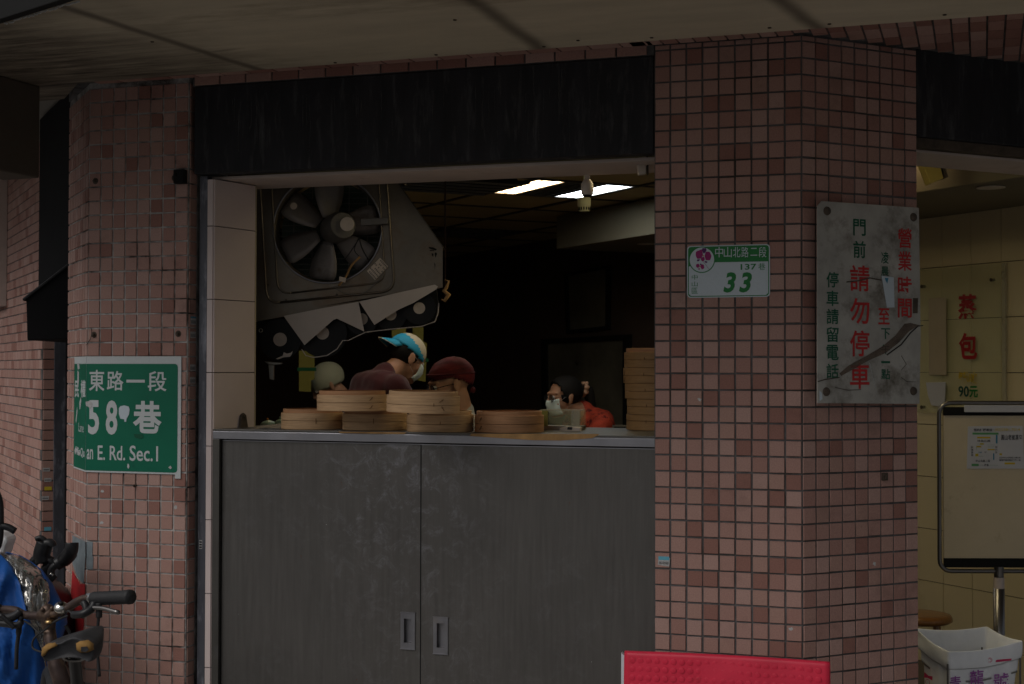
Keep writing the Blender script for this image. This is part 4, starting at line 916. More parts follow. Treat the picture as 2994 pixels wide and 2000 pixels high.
patch(SF, [(320, 705), (350, 698), (375, 705), (385, 730), (375, 750), (362, 768), (345, 750), (325, 742)], ss, 'sticker', sg, 'scuff')
patch(SF, [(705, 1272), (718, 1275), (722, 1300), (712, 1320), (702, 1300)], ss, 'refl', sg, 'paint_chip')
patch(SF, [(1078, 1305), (1100, 1290), (1112, 1310), (1098, 1322)], ss, 'sticker', sg, 'scuff')
patch(SF, [(762, 1000), (840, 1000), (852, 1030), (820, 1045), (770, 1030)], ss, 'dgreen', sg, 'green_smear')
# ---- house number plate
pn = thing('house_number_plate', 'white and green house number plate 33 with an orchid emblem on the wide pillar', 'house number plate', (.15, -.01, 1.8))
PF = Fr((0, -.0045, 0), (1, 0, 0), Z); hh_ = lambda x, y: (1980+x*.14032, 680+y*.14032)
a = PF.px(*hh_(210, 1362)); b = PF.px(*hh_(1935, 212)); b = (b[0], b[1]-.004)
def rect(m, x0, y0, x1, y1, n, r=.006, mi=0):
    p = PF.px(*hh_(x0, y1)); r_ = PF.px(*hh_(x1, y0)); m.prism(PF, rrect([(p[0], p[1]), (r_[0], p[1]), (r_[0], r_[1]), (p[0], r_[1])], r, 5), n, n+.0004, mi)
u0, v0, uu, vv = a[0], a[1], b[0], b[1]
m = MB(); m.prism(PF, rrect([(u0, v0), (uu, v0), (uu, vv), (u0, vv)], .013, 6), 0, .002); m.build('plate', M['plate_white'], pn)
m = MB(); m.prism(PF, rrect([(u0+.003, v0+.003), (uu-.003, v0+.003), (uu-.003, vv-.003), (u0+.003, vv-.003)], .011, 6), .0021, .0024); m.build('green_border', M['green2'], pn)
m = MB(); m.prism(PF, [(u0+.0055, v0+.012), (u0+.012, v0+.0055), (uu-.012, v0+.0055), (uu-.0055, v0+.012), (uu-.0055, PF.px(*hh_(1885, 602))[1]), (PF.px(*hh_(780, 620))[0], PF.px(*hh_(780, 622))[1]), (PF.px(*hh_(700, 735))[0], PF.px(*hh_(700, 735))[1]), (PF.px(*hh_(262, 705))[0], PF.px(*hh_(262, 705))[1]), (u0+.0055, PF.px(*hh_(250, 715))[1])], .0026, .0029); m.build('white_field', M['plate_white'], pn)
ec = PF.px(*hh_(520, 568)); m = MB(); m.lathe(PF.pt(*ec, .0031), PF.N, [(.0405, 0), (.0405, .0003)], 44); m.build('emblem_ring', M['green2'], pn)
m = MB(); m.lathe(PF.pt(*ec, .0036), PF.N, [(.0375, 0), (.0375, .0003)], 44); m.build('emblem_disc', M['plate_white'], pn)
def petal(pts, mt, n=.0042):
    m = MB(); P = [PF.px(*hh_(*p)) for p in pts]; m.prism(PF, rrect(P, .003, 4), n, n+.0002); m.build('petal', M[mt], pn)
petal([(395, 400), (520, 350), (545, 470), (500, 545), (420, 550), (390, 480)], 'magenta'); petal([(600, 400), (680, 400), (722, 490), (690, 580), (600, 580), (575, 490)], 'magenta')
petal([(520, 330), (610, 325), (618, 380), (560, 450), (528, 390)], 'purple', .0044); petal([(500, 530), (560, 500), (585, 560), (545, 612), (500, 580)], 'magenta', .0044)
petal([(420, 560), (490, 560), (450, 605), (415, 600)], 'purple'); petal([(570, 590), (640, 605), (625, 640), (585, 630)], 'purple')
petal([(395, 670), (450, 645), (480, 700), (440, 745), (400, 720)], 'magenta'); petal([(500, 660), (560, 670), (572, 745), (520, 775), (490, 720)], 'magenta'); petal([(480, 645), (515, 650), (500, 690), (480, 680)], 'purple', .0044); petal([(445, 740), (480, 745), (470, 785), (450, 775)], 'magenta')
for (x, y) in [(555, 485), (483, 710)]:
    m = MB(); m.lathe(PF.pt(*PF.px(*hh_(x, y)), .0047), PF.N, [(.0022, 0), (.0022, .0002)], 12); m.build('flower_centre', M['gold'], pn)
m = MB(); m.tube([PF.pt(*PF.px(*hh_(*p)), .0044) for p in [(550, 610), (600, 670), (640, 730), (670, 765)]], .0005, 5); m.build('stem', M['magenta'], pn)
K = dict(F=PF, par=pn, mp=hh_, n=.0033)
for ch, x0, x1 in [('中', 795, 960), ('山', 975, 1140), ('北', 1165, 1320), ('路', 1340, 1490), ('二', 1530, 1672), ('段', 1700, 1862)]: onsf(ch, x0, 300 if ch != '二' else 320, x1, 520 if ch != '二' else 485, mt='plate_white', bold=.0, **K)
onsf('137', 1325, 650, 1655, 780, mt='green2', bold=.02, **K); onsf('巷', 1692, 635, 1840, 780, mt='green2', bold=.0, **K)
onsf('3', 965, 826, 1230, 1255, mt='green2', bold=.035, shear=.22, **K); onsf('3', 1292, 826, 1560, 1252, mt='green2', bold=.035, shear=.22, **K)
for ch, y0, y1 in [('中', 880, 985), ('山', 1020, 1125), ('區', 1150, 1275)]: onsf(ch, 308, y0, 430, y1, mt='green2', bold=.0, **K)
# ---- shop hours board on the splayed face
bd = thing('hours_board', 'weathered white board with red and green characters, no parking before the door', 'sign', CHR.pt(.25, 1.6))
BF2 = Fr(CHR.pt(0, 0, .034), CHR.U, Z); bb = lambda x, y: (2340+x*.4211, 560+y*.4211)
o4 = [BF2.px(*bb(*p)) for p in [(122, 1470), (828, 1475), (822, 112), (150, 66), (122, 100)]]
m = MB(); pl_ = [o4[0], o4[1], (o4[1][0]+.006, o4[1][1]+.21), (o4[2][0]+.004, o4[2][1]-.2), (o4[2][0]+.001, o4[2][1]), o4[3], o4[4]]; m.prism(BF2, pl_, -.006, 0); m.build('board', M['old_white'], bd, bevel=.001)
for (x, y) in [(185, 135), (785, 178), (180, 1390), (785, 1385)]:
    p = BF2.px(*bb(x, y)); m = MB(); m.lathe(BF2.pt(p[0], p[1], -.030), BF2.N, [(.006, 0), (.006, .029), (.0135, .030), (.012, .034), (.004, .037)], 18); m.build('standoff_bolt', M['grime'], bd)
KB = dict(F=BF2, par=bd, mp=bb, n=.0012)
def col(chars, x0, x1, ys, mt, bold=.014):
    for ch, (y0, y1) in zip(chars, ys): onsf(ch, x0, y0, x1, y1, mt=mt, bold=bold, **KB)
col('門前', 366, 452, [(195, 305), (345, 460)], 'dgreen')
col('請勿停車', 344, 478, [(515, 690), (742, 918), (965, 1145), (1190, 1370)], 'red')
col('停車請留電話', 180, 264, [(560, 665), (690, 795), (815, 920), (942, 1045), (1065, 1170), (1195, 1298)], 'dgreen')
col('營業時間', 676, 772, [(258, 390), (418, 548), (592, 718), (745, 875)], 'red')
col('凌晨', 560, 612, [(420, 500), (522, 585)], 'dgreen', .01); col('至', 540, 618, [(812, 922)], 'red'); col('下午一點', 560, 622, [(950, 1025), (1062, 1130), (1178, 1192), (1232, 1305)], 'dgreen', .01)
m = MB(); P = [BF2.px(*bb(*p)) for p in [(265, 1258), (330, 1200), (460, 1120), (560, 1060), (650, 985), (710, 900), (755, 905), (830, 930), (815, 948), (760, 985), (690, 1065), (600, 1130), (470, 1190), (360, 1250), (285, 1285)]]
P = [tuple(V3((*P[i], 0)).lerp(V3((*P[14-i], 0)), .2+.12*noise.noise(V3((i*1.7, 0, 0))))[:2]) if i != 7 else P[i] for i in range(15)]
for i in range(7): m.prism(BF2, [P[i], P[i+1], P[13-i], P[14-i]], .0013, .0018)
m.build('brown_tear', mk('tear_stain', (.15, .11, .085), .8, var=.4, vs=25, alpha=.5), bd, kind='stuff')
def tube2(pts, r, mt, name): 
    m = MB(); m.tube([BF2.pt(*BF2.px(*bb(*p)), .001) for p in pts], r, 4); m.build(name, M[mt], bd)
tube2([(120, 1320), (170, 1305), (270, 1290)], .0016, 'grime', 'crack'); tube2([(850, 930), (815, 935), (760, 985), (700, 1062), (600, 1135)], .0018, 'gap', 'crack'); tube2([(480, 1190), (505, 1300), (530, 1400)], .0008, 'sticker', 'crack')
tube2([(320, 628), (400, 620), (480, 600), (560, 615)], .0022, 'grime', 'scratch'); tube2([(700, 1140), (735, 1200), (700, 1240)], .0008, 'grime', 'scratch'); tube2([(700, 1290), (740, 1320), (800, 1322)], .0008, 'grime', 'scratch'); tube2([(240, 1360), (330, 1380), (420, 1375)], .001, 'grime', 'scratch')
m = MB(); m.prism(BF2, [BF2.px(*bb(*p)) for p in [(560, 585), (645, 596), (650, 805), (598, 806)]], .002, .0026); o = m.build('white_patch', M['plate_white'], bd)
m = MB(); m.prism(BF2, [BF2.px(*bb(*p), .003) for p in [(586, 600), (612, 600), (604, 640), (592, 618)]], .003, .0032); m.build('blue_mark', M['ink_b'], o)
m = MB(); m.prism(BF2, [BF2.px(*bb(*p)) for p in [(780, 740), (815, 740), (812, 845), (780, 845)]], .0014, .0018); m.build('stain_patch', M['grime'], bd)
m = MB(); m.prism(BF2, [BF2.px(*bb(*p)) for p in [(130, 1380), (148, 1400), (152, 1440), (132, 1455)]], .0014, .0018); m.build('chipped_corner', M['plate_white'], bd)
# ---- acrylic sign with cut letters
AF = Fr(PART.pt(0, 0, .02), PART.U, Z); az_ = lambda x, y: (2640+x/1.912, 380+y/1.912)
ac = thing('acrylic_sign', 'greenish clear acrylic sign with red, yellow and green cut letters on the cream tiles', 'sign', AF.pt(AF.px(*az_(365, 1100))[0], 1.7))
aL = AF.px(*az_(60, 800))[0]; aR = AF.px(*az_(553, 800))[0]; aT = AF.px(*az_(553, 742))[1]; aB = AF.px(*az_(400, 1590))[1]
m = MB(); m.box(AF, aL, aR, aB, aT, -.002, .001); m.build('sheet', M['acryl'], ac)
m = MB(); m.box(AF, aR+.0005, aR+.022, aB, aT, -.004, .002); m.build('edge_strip', M['acryl2'], ac)
KA = dict(F=AF, par=ac, mp=az_, n=.004)
for ch, x0, y0, x1, y1, mt, bo_ in [('蒸', 312, 915, 415, 1060, 'red2', .03), ('包', 316, 1132, 418, 1282, 'red2', .03), ('每籠10個', 314, 1350, 420, 1415, 'yel', .03), ('90', 314, 1432, 372, 1492, 'teal', .02), ('元', 374, 1432, 422, 1496, 'grn', .03)]:
    onsf(ch, x0, y0, x1, y1, mt=mt, bold=bo_, **KA)
    a = AF.px(*az_(x0+5, y1+3)); 
for (x, y) in [(107, 875), (495, 838), (105, 1549)]:
    m = MB(); p = AF.px(*az_(x, y)); m.lathe(AF.pt(p[0], p[1], -.018), AF.N, [(.007, 0), (.007, .020), (.009, .021), (.006, .024)], 12); m.build('standoff', M['grime'], ac)
m = MB(); m.box(AF, AF.px(*az_(150, 1100))[0], AF.px(*az_(247, 1100))[0], AF.px(*az_(200, 1370))[1], AF.px(*az_(200, 940))[1], .003, .007)
tag(m.build('card_strip', M['card'], bevel=.001), 'tall blank beige card taped beside the red letters', 'card')
m = MB(); m.prism(AF, [AF.px(*az_(*p)) for p in [(135, 1412), (244, 1410), (240, 1520), (215, 1548), (165, 1540), (145, 1480)]], .003, .008)
tag(m.build('clear_pouch', M['notice'], bevel=.002), 'crumpled clear pouch stuck below the blank card', 'pouch')
# ================================================================== whiteboard on a stand
wb = thing('whiteboard', 'stained whiteboard in a round tube stand with notice, beside the cream wall', 'whiteboard', at(2920, 1500, 5.3))
WF = Fr(at(2850, 1400, 5.3), V3((RT0.x, RT0.y, 0)), Z)
wbp = lambda x, y: WF.px(2640+x*.2232, 1150+y*.2232)
L_, T_ = wbp(473, 124); _, Bm = WF.px(2850, 1670); Rr = L_+.62
def rpath(l, t, r, b, rad, k=6):
    o = []
    for (cx, cy, a0) in ((r-rad, t-rad, 0), (l+rad, t-rad, 90), (l+rad, b+rad, 180), (r-rad, b+rad, 270)):
        for i in range(k+1): a = R(a0+90*i/k); o.append((cx+rad*math.cos(a), cy+rad*math.sin(a)))
    return o+[o[0]]
m = MB(); m.tube([WF.pt(*p) for p in rpath(L_, T_, Rr, Bm, .042)], .0078, 12); m.build('tube_frame', M['tube_steel'], wb, smooth=True)
bl, bt = wbp(530, 180); _, bb1 = wbp(530, 292); _, bb2 = WF.px(2760, 1500+412/3.136); _, bb3 = WF.px(2760, 1500+497/3.136)
m = MB(); m.box(WF, bl-.001, Rr-.03, bb2, bb1, -.004, .004); m.build('board', M['board'], wb)
m = MB(); m.box(WF, bl, Rr-.03, bb1+.0005, bt, -.007, .007); m.build('top_rail', M['gap'], wb, bevel=.001)
m = MB(); m.box(WF, bl, Rr-.03, bb3, bb2-.0005, -.007, .007); m.build('bottom_rail', M['gap'], wb, bevel=.001)
a = wbp(793, 245); b = wbp(1700, 155); m = MB(); m.prism(WF, rrect([(a[0], a[1]), (b[0], a[1]), (b[0], b[1]), (a[0], b[1])], .004, 4), .0075, .011); m.build('clip_bar', M['notice'], wb)
pxm, pym = WF.px(2640+880/3.136, 1500+540/3.136)
m = MB(); m.tube([WF.pt(pxm, bb3+.003), WF.pt(pxm, pym-.02)], .0172, 18); m.build('socket', M['tube_steel'], wb, smooth=False)
m = MB(); m.tube([WF.pt(pxm, pym-.0205), WF.pt(pxm, pym-.06)], .0195, 18); m.build('collar', M['white_soffit'], wb)
m = MB(); m.tube([WF.pt(pxm, pym-.0605), WF.pt(pxm, .12-WF.O.z)], .0205, 18); m.build('pole', M['tube_steel'], wb, smooth=True)
for k in range(3):
    a = R(90+120*k); c = WF.pt(pxm, 0); c.z = .13; m = MB(); m.tube([c, c+V3((math.cos(a)*.28, math.sin(a)*.28, -.015))], .012, 8); m.build('foot', M['tube_steel'], wb)
wm = lambda x, y: (2640+x*.2232, 1150+y*.2232)
m = MB(); m.prism(WF, [wbp(830, 985), wbp(1580, 985), wbp(1560, 425), wbp(845, 432)], .0045, .0055); nt_ = m.build('notice', M['notice'], wb)
KN = dict(F=WF, par=nt_, mp=wm, n=.0062, name='print')
for ch, x0, y0, x1, y1, mt in [('預約訂購專線：', 920, 460, 1175, 498, 'ink'), ('(02)2581-7014', 1195, 458, 1525, 502, 'ink_y'), ('圓山老崔蒸包', 1280, 540, 1555, 612, 'ink'), ('林森北路', 965, 608, 1140, 636, 'ink'), ('中山北路二段', 945, 868, 1135, 900, 'ink'),
        ('捷運', 1058, 925, 1115, 952, 'ink'), ('台北市中山北路2段137巷33號', 1255, 830, 1535, 852, 'ink'), ('營業時間凌晨至下午一點', 1255, 862, 1535, 886, 'ink'), ('137', 1062, 760, 1088, 780, 'ink'), ('72巷', 975, 762, 1028, 782, 'ink_b')]:
    onsf(ch, x0, y0, x1, y1, mt=mt, bold=.01, **KN)
for ch, x0, x1, ys in [('民權東路', 885, 915, (690, 825)), ('錦州街', 1202, 1228, (688, 790))]:
    h = (ys[1]-ys[0])/len(ch)
    for i, c in enumerate(ch): onsf(c, x0, ys[0]+h*i+2, x1, ys[0]+h*(i+1)-3, mt='ink', bold=.0, **KN)
for (x0, y0, x1, y1, mt) in [(905, 514, 1245, 540, 'ink_g'), (965, 568, 1140, 590, 'ink_y'), (1002, 652, 1052, 672, 'ink_y'), (955, 688, 1020, 708, 'ink_y'), (1102, 728, 1195, 745, 'ink_y'), (942, 790, 982, 825, 'ink_y'), (893, 922, 985, 952, 'ink_g'), (1210, 545, 1232, 655, 'ink_b'), (1175, 785, 1190, 870, 'ink_b'), (1258, 785, 1290, 810, 'ink_y'), (1325, 905, 1460, 930, 'ink_y')]:
    a = wbp(x0, y1); b = wbp(x1, y0); m = MB(); m.box(WF, a[0], b[0], a[1], b[1], .0056, .0058); m.build('print_block', M[mt], nt_)
m = MB()
for (pts) in [[(958, 662), (1042, 662)], [(958, 745), (958, 690)], [(1100, 675), (1195, 675)], [(1105, 700), (1190, 700)], [(985, 825), (1045, 822)], [(985, 940), (1050, 940)], [(1120, 940), (1240, 942)]]:
    m.tube([WF.pt(*wbp(*p), .0058) for p in pts], .0004, 4)
m.build('map_line', M['ink_g'], nt_, kind='stuff')
# ================================================================== stool and shopping bag
sc2 = at(2692, 1806, 6.1); st = thing('stool', 'round varnished wooden stool half hidden behind the wide pillar', 'stool', (sc2.x, sc2.y, .1))
m = MB(); m.lathe((sc2.x, sc2.y, sc2.z-.018), Z, [(.118, 0), (.130, .008), (.131, .020), (.124, .033), (.10, .038), (.02, .040)], 40); m.build('seat', M['wood'], st, smooth=True)
for k in range(4):
    a = R(45+90*k); m = MB(); m.tube([V3((sc2.x+.09*math.cos(a), sc2.y+.09*math.sin(a), sc2.z-.02)), V3((sc2.x+.15*math.cos(a), sc2.y+.15*math.sin(a), .1))], .013, 8); m.build('leg', M['wood'], st)
bgc = at(2822, 1900, 4.95)
bag = thing('shopping_bag', 'white woven plastic bag folded open over a wire stand, printed pink and purple', 'bag', (bgc.x, bgc.y, .12))
GF = Fr(bgc, RT0, Z)
def gp(x, y, n=0): return GF.pt(*GF.px(2640+x/3.136, 1500+y/3.136, n), n)
# rim corners: back-left, back-right, front-right, front-left (n towards camera)
cor = [gp(120, 1065, -.02), gp(770, 1047, -.10), gp(1100, 1180, .02), gp(425, 1280, .14)]
def side_pts(a, b, k, drop, out=0): 
    r_ = []
    for i in range(k+1):
        t = i/k; p = a.lerp(b, t); p = p-Z*(.006*math.sin(t*math.pi)); r_.append(p-Z*drop+V3((0, 0, 0)))
    return r_
cen = (cor[0]+cor[1]+cor[2]+cor[3])/4
rows_ = []
for (drop, scl, jit) in [(.34, .80, .008), (.22, .86, .010), (.12, .90, .009), (.05, .93, .006), (.012, .965, .003), (-.001, .985, .002)]:
    rw = []
    for i in range(4):
        a, b = cor[i], cor[(i+1) % 4]
        for k in range(16):
            p = a.lerp(b, k/16); p = cen+(p-cen)*scl; nz = noise.noise(V3((p.x*14, p.y*14, drop*9)))
            o_ = (p-cen); o_.z = 0; rw.append(p-Z*(drop+.012*math.sin(k/16*math.pi))+o_.normalized()*(nz*jit*1.6+noise.noise(V3((p.x*38, p.y*38, drop*22)))*jit*1.3))
    rows_.append(rw)
m = MB(); m.grid(rows_, 0, True); o = m.build('body', M['bag'], bag, smooth=True); o.modifiers.new('s', 'SUBSURF').render_levels = 1
rows_ = []
for (drop, scl, jit) in [(.11, .90, .004), (.02, .945, .002), (-.001, .985, .001), (-.004, 1.0, .001), (.0, 1.012, .001), (.018, 1.016, .003), (.036, 1.014, .003), (.058, 1.008, .004)]:
    rw = []
    for i in range(4):
        a, b = cor[i], cor[(i+1) % 4]
        for k in range(16):
            p = a.lerp(b, k/16); p = cen+(p-cen)*scl; nz = noise.noise(V3((p.x*9, p.y*9, drop*60)))
            o_ = (p-cen); o_.z = 0; rw.append(p-Z*(drop+.010*math.sin(k/16*math.pi))+o_.normalized()*(nz*jit*2.2+noise.noise(V3((p.x*30+p.y*30, 0, drop*120)))*.0035))
    rows_.append(rw)
m = MB(); m.grid(rows_, 0, True); link('folded_rim', m.mesh('folded_rim', M['bag'], True), bag, solid=.0015, sub=1)
m = MB(); a = gp(410, 1385, .15); m.tube([a, V3((a.x, a.y, .12))], .0032, 8); m.build('wire_leg', M['tube_steel'], bag); m = MB(); a = gp(1075, 1330, .03); m.tube([a, V3((a.x, a.y, .12))], .0032, 8)
m.build('wire_leg', M['tube_steel'], bag)
for c in (cor[0], cor[1]): m = MB(); c2_ = cen+(c-cen)*.72-Z*.06; m.tube([c2_, V3((c2_.x, c2_.y, .12))], .0032, 8); m.build('wire_leg', M['tube_steel'], bag)
# prints on the front side of the bag
fa, fb = cor[3], cor[2]; fc_ = cen
fl = (cen+(fa-cen)*.90); fr_ = (cen+(fb-cen)*.90)
FRb = Fr(fl-Z*.12+(V3((CAM.x-fl.x, CAM.y-fl.y, 0)).normalized())*.012, V3((fr_.x-fl.x, fr_.y-fl.y, 0)), Z)
bq = lambda x, y: (2640+x/3.136, 1500+y/3.136)
for ch, x0, y0, x1, y1 in [('龍', 612, 1432, 740, 1590), ('號', 830, 1460, 970, 1610), ('青', 428, 1490, 530, 1640)]:
    onsf(ch, x0, y0, x1, y1, mt='bagpurple', bold=.01, F=FRb, par=bag, mp=bq, n=.001, name='print')
for pts in [[(675, 1345), (730, 1343), (720, 1375), (672, 1378)], [(850, 1345), (995, 1335), (990, 1352), (848, 1368)]]:
    m = MB(); m.prism(FRb, [FRb.px(*bq(*p)) for p in pts], .0008, .0012); m.build('print', M['bagpink'], bag)
m = MB(); p = FRb.px(*bq(792, 1350)); m.tube([FRb.pt(p[0]+.011*math.cos(t), p[1]+.008*math.sin(t), .001) for t in [2*math.pi*i/24 for i in range(25)]], .0008, 4); m.tube([FRb.pt(p[0]+.007*math.cos(t), p[1]+.005*math.sin(t), .001) for t in [2*math.pi*i/24 for i in range(25)]], .0008, 4); m.build('print', M['bagpink'], bag)
ll = (cen+(cor[0]-cen)*.9); FLb = Fr(ll-Z*.12+(V3((CAM.x-ll.x, CAM.y-ll.y, 0)).normalized())*.03, V3((fl.x-ll.x, fl.y-ll.y, 0)), Z)
m = MB(); m.prism(FLb, [FLb.px(*bq(*p)) for p in [(198, 1460), (235, 1492), (272, 1498), (270, 1535), (228, 1512), (195, 1510)]], .0, .0006); m.build('print', M['bagpink'], bag)
m = MB(); p = FLb.px(*bq(228, 1552)); m.tube([FLb.pt(p[0]+.011*math.cos(t), p[1]+.010*math.sin(t), .001) for t in [2*math.pi*i/24 for i in range(25)]], .0008, 4); m.build('print', M['bagpink'], bag)
# ================================================================== red rubber mat over a board
mtc = at(2120, 1960, 4.15)
rm = thing('red_mat', 'bright red studded rubber mat draped over a low board in front of the wide pillar', 'mat', (mtc.x, mtc.y, .12))
RF = Fr(mtc, (1, 0.02, 0), Z)
tl = RF.px(1828, 1903); tr = RF.px(2427, 1936)
n_ = 40; rows_ = []
for j in range(14):
    rw = []
    for i in range(n_+1):
        t = i/n_; u = tl[0]+(tr[0]-tl[0])*t; v = tl[1]+(tr[1]-tl[1])*t+.004*math.sin(t*3.0)
        if j < 5: a = R(90-j*22.5); nn_ = .012*math.cos(a)-.012+.012; vv = v-.012+.012*math.sin(a); nn_ = .012*math.cos(a)
        else: vv = v-.012-(j-4)*.06; nn_ = .012+(.004*math.sin(t*7+j*.6)+.003*math.sin(t*17+j)+.007)*min(1, j-4)
        rw.append(RF.pt(u, vv, nn_))
    rows_.append(rw)
back = [RF.pt(tl[0]+(tr[0]-tl[0])*i/n_, tl[1]+(tr[1]-tl[1])*i/n_-.25, -.012) for i in range(n_+1)]; top0 = [RF.pt(tl[0]+(tr[0]-tl[0])*i/n_, tl[1]+(tr[1]-tl[1])*i/n_-.012, -.012) for i in range(n_+1)]
m = MB(); m.grid([back, top0]+rows_); link('sheet', m.mesh('sheet', M['mat'], True), rm, solid=.002)
su = RF.px(1852, 1930); 
m = MB(); m.lathe((0, 0, 0), (0, 0, 1), [(.0092, -.001), (.0090, .0006), (.0084, .0009), (.001, .0010)], 16); sme = m.mesh('stud', M['mat'], True)
for r in range(5):
    for c in range(25):
        u = su[0]+.0245*c; t = (u-tl[0])/(tr[0]-tl[0])
        if not .01 < t < .985: continue
        v = tl[1]+(tr[1]-tl[1])*t+.004*math.sin(t*3.0)-.025-.0245*r; jf = 4+(-(v-(tl[1]+(tr[1]-tl[1])*t))-.012)/.06
        nn_ = .012+(.004*math.sin(t*7+jf*.6)+.003*math.sin(t*17+jf)+.007)*min(1, jf-4)+.0011
        link('stud', sme, rm, RF.mat(u, v, nn_))
m = MB(); e_ = RF.px(1818, 1907); m.prism(RF, [(e_[0], -.55), (tr[0]-.01, -.55), (tr[0]-.01, tr[1]-.03), (tl[0]+.002, tl[1]-.016), (e_[0], e_[1])], -.010, .008)
tag(m.build('propped_board', M['paleedge']), 'pale board whose thin edge shows left of the red mat', 'board')
# ================================================================== small marks on pillars
def sticker(fr, x, y, w_, h_, mt, label, n=.0042, rot=0, name='sticker', cat='sticker', lines=0, group=None):
    u, v = fr.px(x, y); m = MB(); c, s_ = math.cos(rot), math.sin(rot)
    m.prism(fr, [(u+a*c-b*s_, v+a*s_+b*c) for a, b in ((-w_/2, -h_/2), (w_/2, -h_/2), (w_/2, h_/2), (-w_/2, h_/2))], n, n+.0005)
    o = tag(m.build(name, M[mt]), label, cat, group)
    for k in range(lines):
        m = MB(); vv = v+h_/2-(k+.7)*h_/(lines+.3); m.box(fr, u-w_*.40, u+w_*.40, vv-h_*.1, vv+h_*.1, n+.0006, n+.0008); m.build('print', M['ink'], o)
    return o
o = sticker(FAC, 1942, 1641, .036, .026, 'sticker', 'small blue and white phone number sticker at the wide pillar left edge', rot=-.12)
u, v = FAC.px(1942, 1635); m = MB(); m.box(FAC, u-.017, u+.017, v-.002, v+.009, .0048, .0051); m.build('blue_band', M['skyblue'], o)
text('lettering', '0967-009-869', FAC, u, v-.011, .030, .009, M['ink'], o, .0054)
SFr = Fr((-1.643, 0, 0), (0, 1, 0), Z)
for (x, y, lab, blue) in [(565, 940, 'barcode-like sticker with a blue top on the left pillar edge', 1), (564, 979, 'grey printed sticker below the blue topped one', 0), (563, 1075, 'torn scrap of white sticker beside the shutter rail', 0), (563, 1112, 'square printed sticker low beside the street sign', 0)]:
    p = onp(x, y, V3((-1.6395, 0, 0)), V3((1, 0, 0))); f = Fr((-1.6395, 0, 0), (0, 1, 0), Z)
    u, v = p.y, p.z; m = MB(); m.box(f, u-.018, u+.018, v-.011, v+.011, .0002, .0007); o = tag(m.build('sticker', M['sticker']), lab, 'sticker', 'stickers on the left pillar edge')
    for k in range(5): m = MB(); m.box(f, u-.015+k*.0065, u-.012+k*.0065, v-.008, v+.004, .0008, .0009); m.build('print', M['ink'], o)
    if blue: m = MB(); m.box(f, u-.018, u+.018, v+.0112, v+.017, .0002, .0007); m.build('blue_band', M['ink_b'], o)
for (x, y, mt, lab) in [(135, 1373, 'sticker', 'white phone sticker highest on the far side pillar'), (139, 1403, 'sticker', 'second white phone sticker on the far side pillar'), (140, 1428, 'ink_y', 'yellow scrap of sticker on the far side pillar'), (132, 1456, 'sticker', 'tiny white scrap on the far side pillar'), (139, 1546, 'skyblue', 'blue sticker lowest on the far side pillar')]:
    sticker(ST, x, y, .034, .018, mt, lab, n=.0052, lines=1 if mt == 'sticker' else 0)
sticker(Fr((-1.6235, .044, 0), (1, 0, 0), Z), 587, 1592, .012, .03, 'sticker', 'thin pale sticker on the blue-grey shutter rail', n=.0005, lines=3)
for (x, y, lab) in [(277, 979, 'rusty bolt with a loose wire left above the street sign'), (523, 976, 'rusty bolt right above the street sign'), (281, 530, 'rusty bolt high on the left pillar'), (512, 521, 'bolt stub beside the dark clamp on the left pillar'), (396, 1420, 'small grey screw under the street sign')]:
    u, v = FAC.px(x, y); m = MB(); r_ = .008 if y != 1420 else .004; m.lathe(FAC.pt(u, v, .001), FAC.N, [(r_*1.5, 0), (r_*1.4, .004), (r_*.8, .005), (r_*.7, .013), (r_*.5, .015)], 12); tag(m.build('bolt', M['grime']), lab, 'bolt')
m = MB(); u, v = FAC.px(536, 517); m.box(FAC, u-.022, u+.018, v-.026, v+.022, .002, .03); m.lathe(FAC.pt(u-.014, v+.004, .03), FAC.N, [(.008, 0), (.006, .004)], 10); tag(m.build('clamp', M['gap'], bevel=.003), 'dark clamp at the upper right corner of the left pillar', 'clamp')
m = MB(); u, v = FAC.px(277, 979); m.tube([FAC.pt(u-.01, v+.022, .006), FAC.pt(u-.004, v+.004, .012), FAC.pt(u-.01, v-.014, .01), FAC.pt(u-.03, v-.036, .006)], .0011, 5); tag(m.build('wire', M['gap']), 'loose thin wire curling from the rusty bolt', 'wire')
m = MB(); u, v = CHR.px(2582, 1393); m.box(CHR, u-.010, u+.010, v-.012, v+.012, .0036, .012); m.box(CHR, u-.004, u+.004, v-.006, v+.004, .0125, .018); tag(m.build('wall_anchor', M['grime'], bevel=.001), 'small dark anchor plate on the splayed pillar face', 'anchor')
for (fr, x, y, lab) in [(FAC, 2047, 1167, 'round pale paint spot on the wide pillar level with the seated woman'), (FAC, 2314, 1838, 'chalky smear on the wide pillar corner above the red mat'), (CHR, 2554, 1648, 'narrow pale spot low on the splayed face of the wide pillar'), (FAC, 302, 1437, 'upper paint chip just below the street sign'), (FAC, 299, 1528, 'pale chip lower left under the street sign'), (FAC, 515, 1483, 'peeled white letter shaped scrap right below the street sign')]:
    u, v = fr.px(x, y); m = MB(); k_ = [(u+(.004+.005*rnd.random())*math.cos(t), v+(.003+.005*rnd.random())*math.sin(t)) for t in [2*math.pi*i/9 for i in range(9)]]
    m.prism(fr, k_, .0037, .0041); tag(m.build('paint_spot', M['sticker']), lab, 'paint spot', 'pale paint spots on the pillar tiles')
CLF = Fr((-2.043, 0, 0), (q, -q, 0), Z); lb_ = lambda x, y: (x*.38265, 1400+y*.38265)
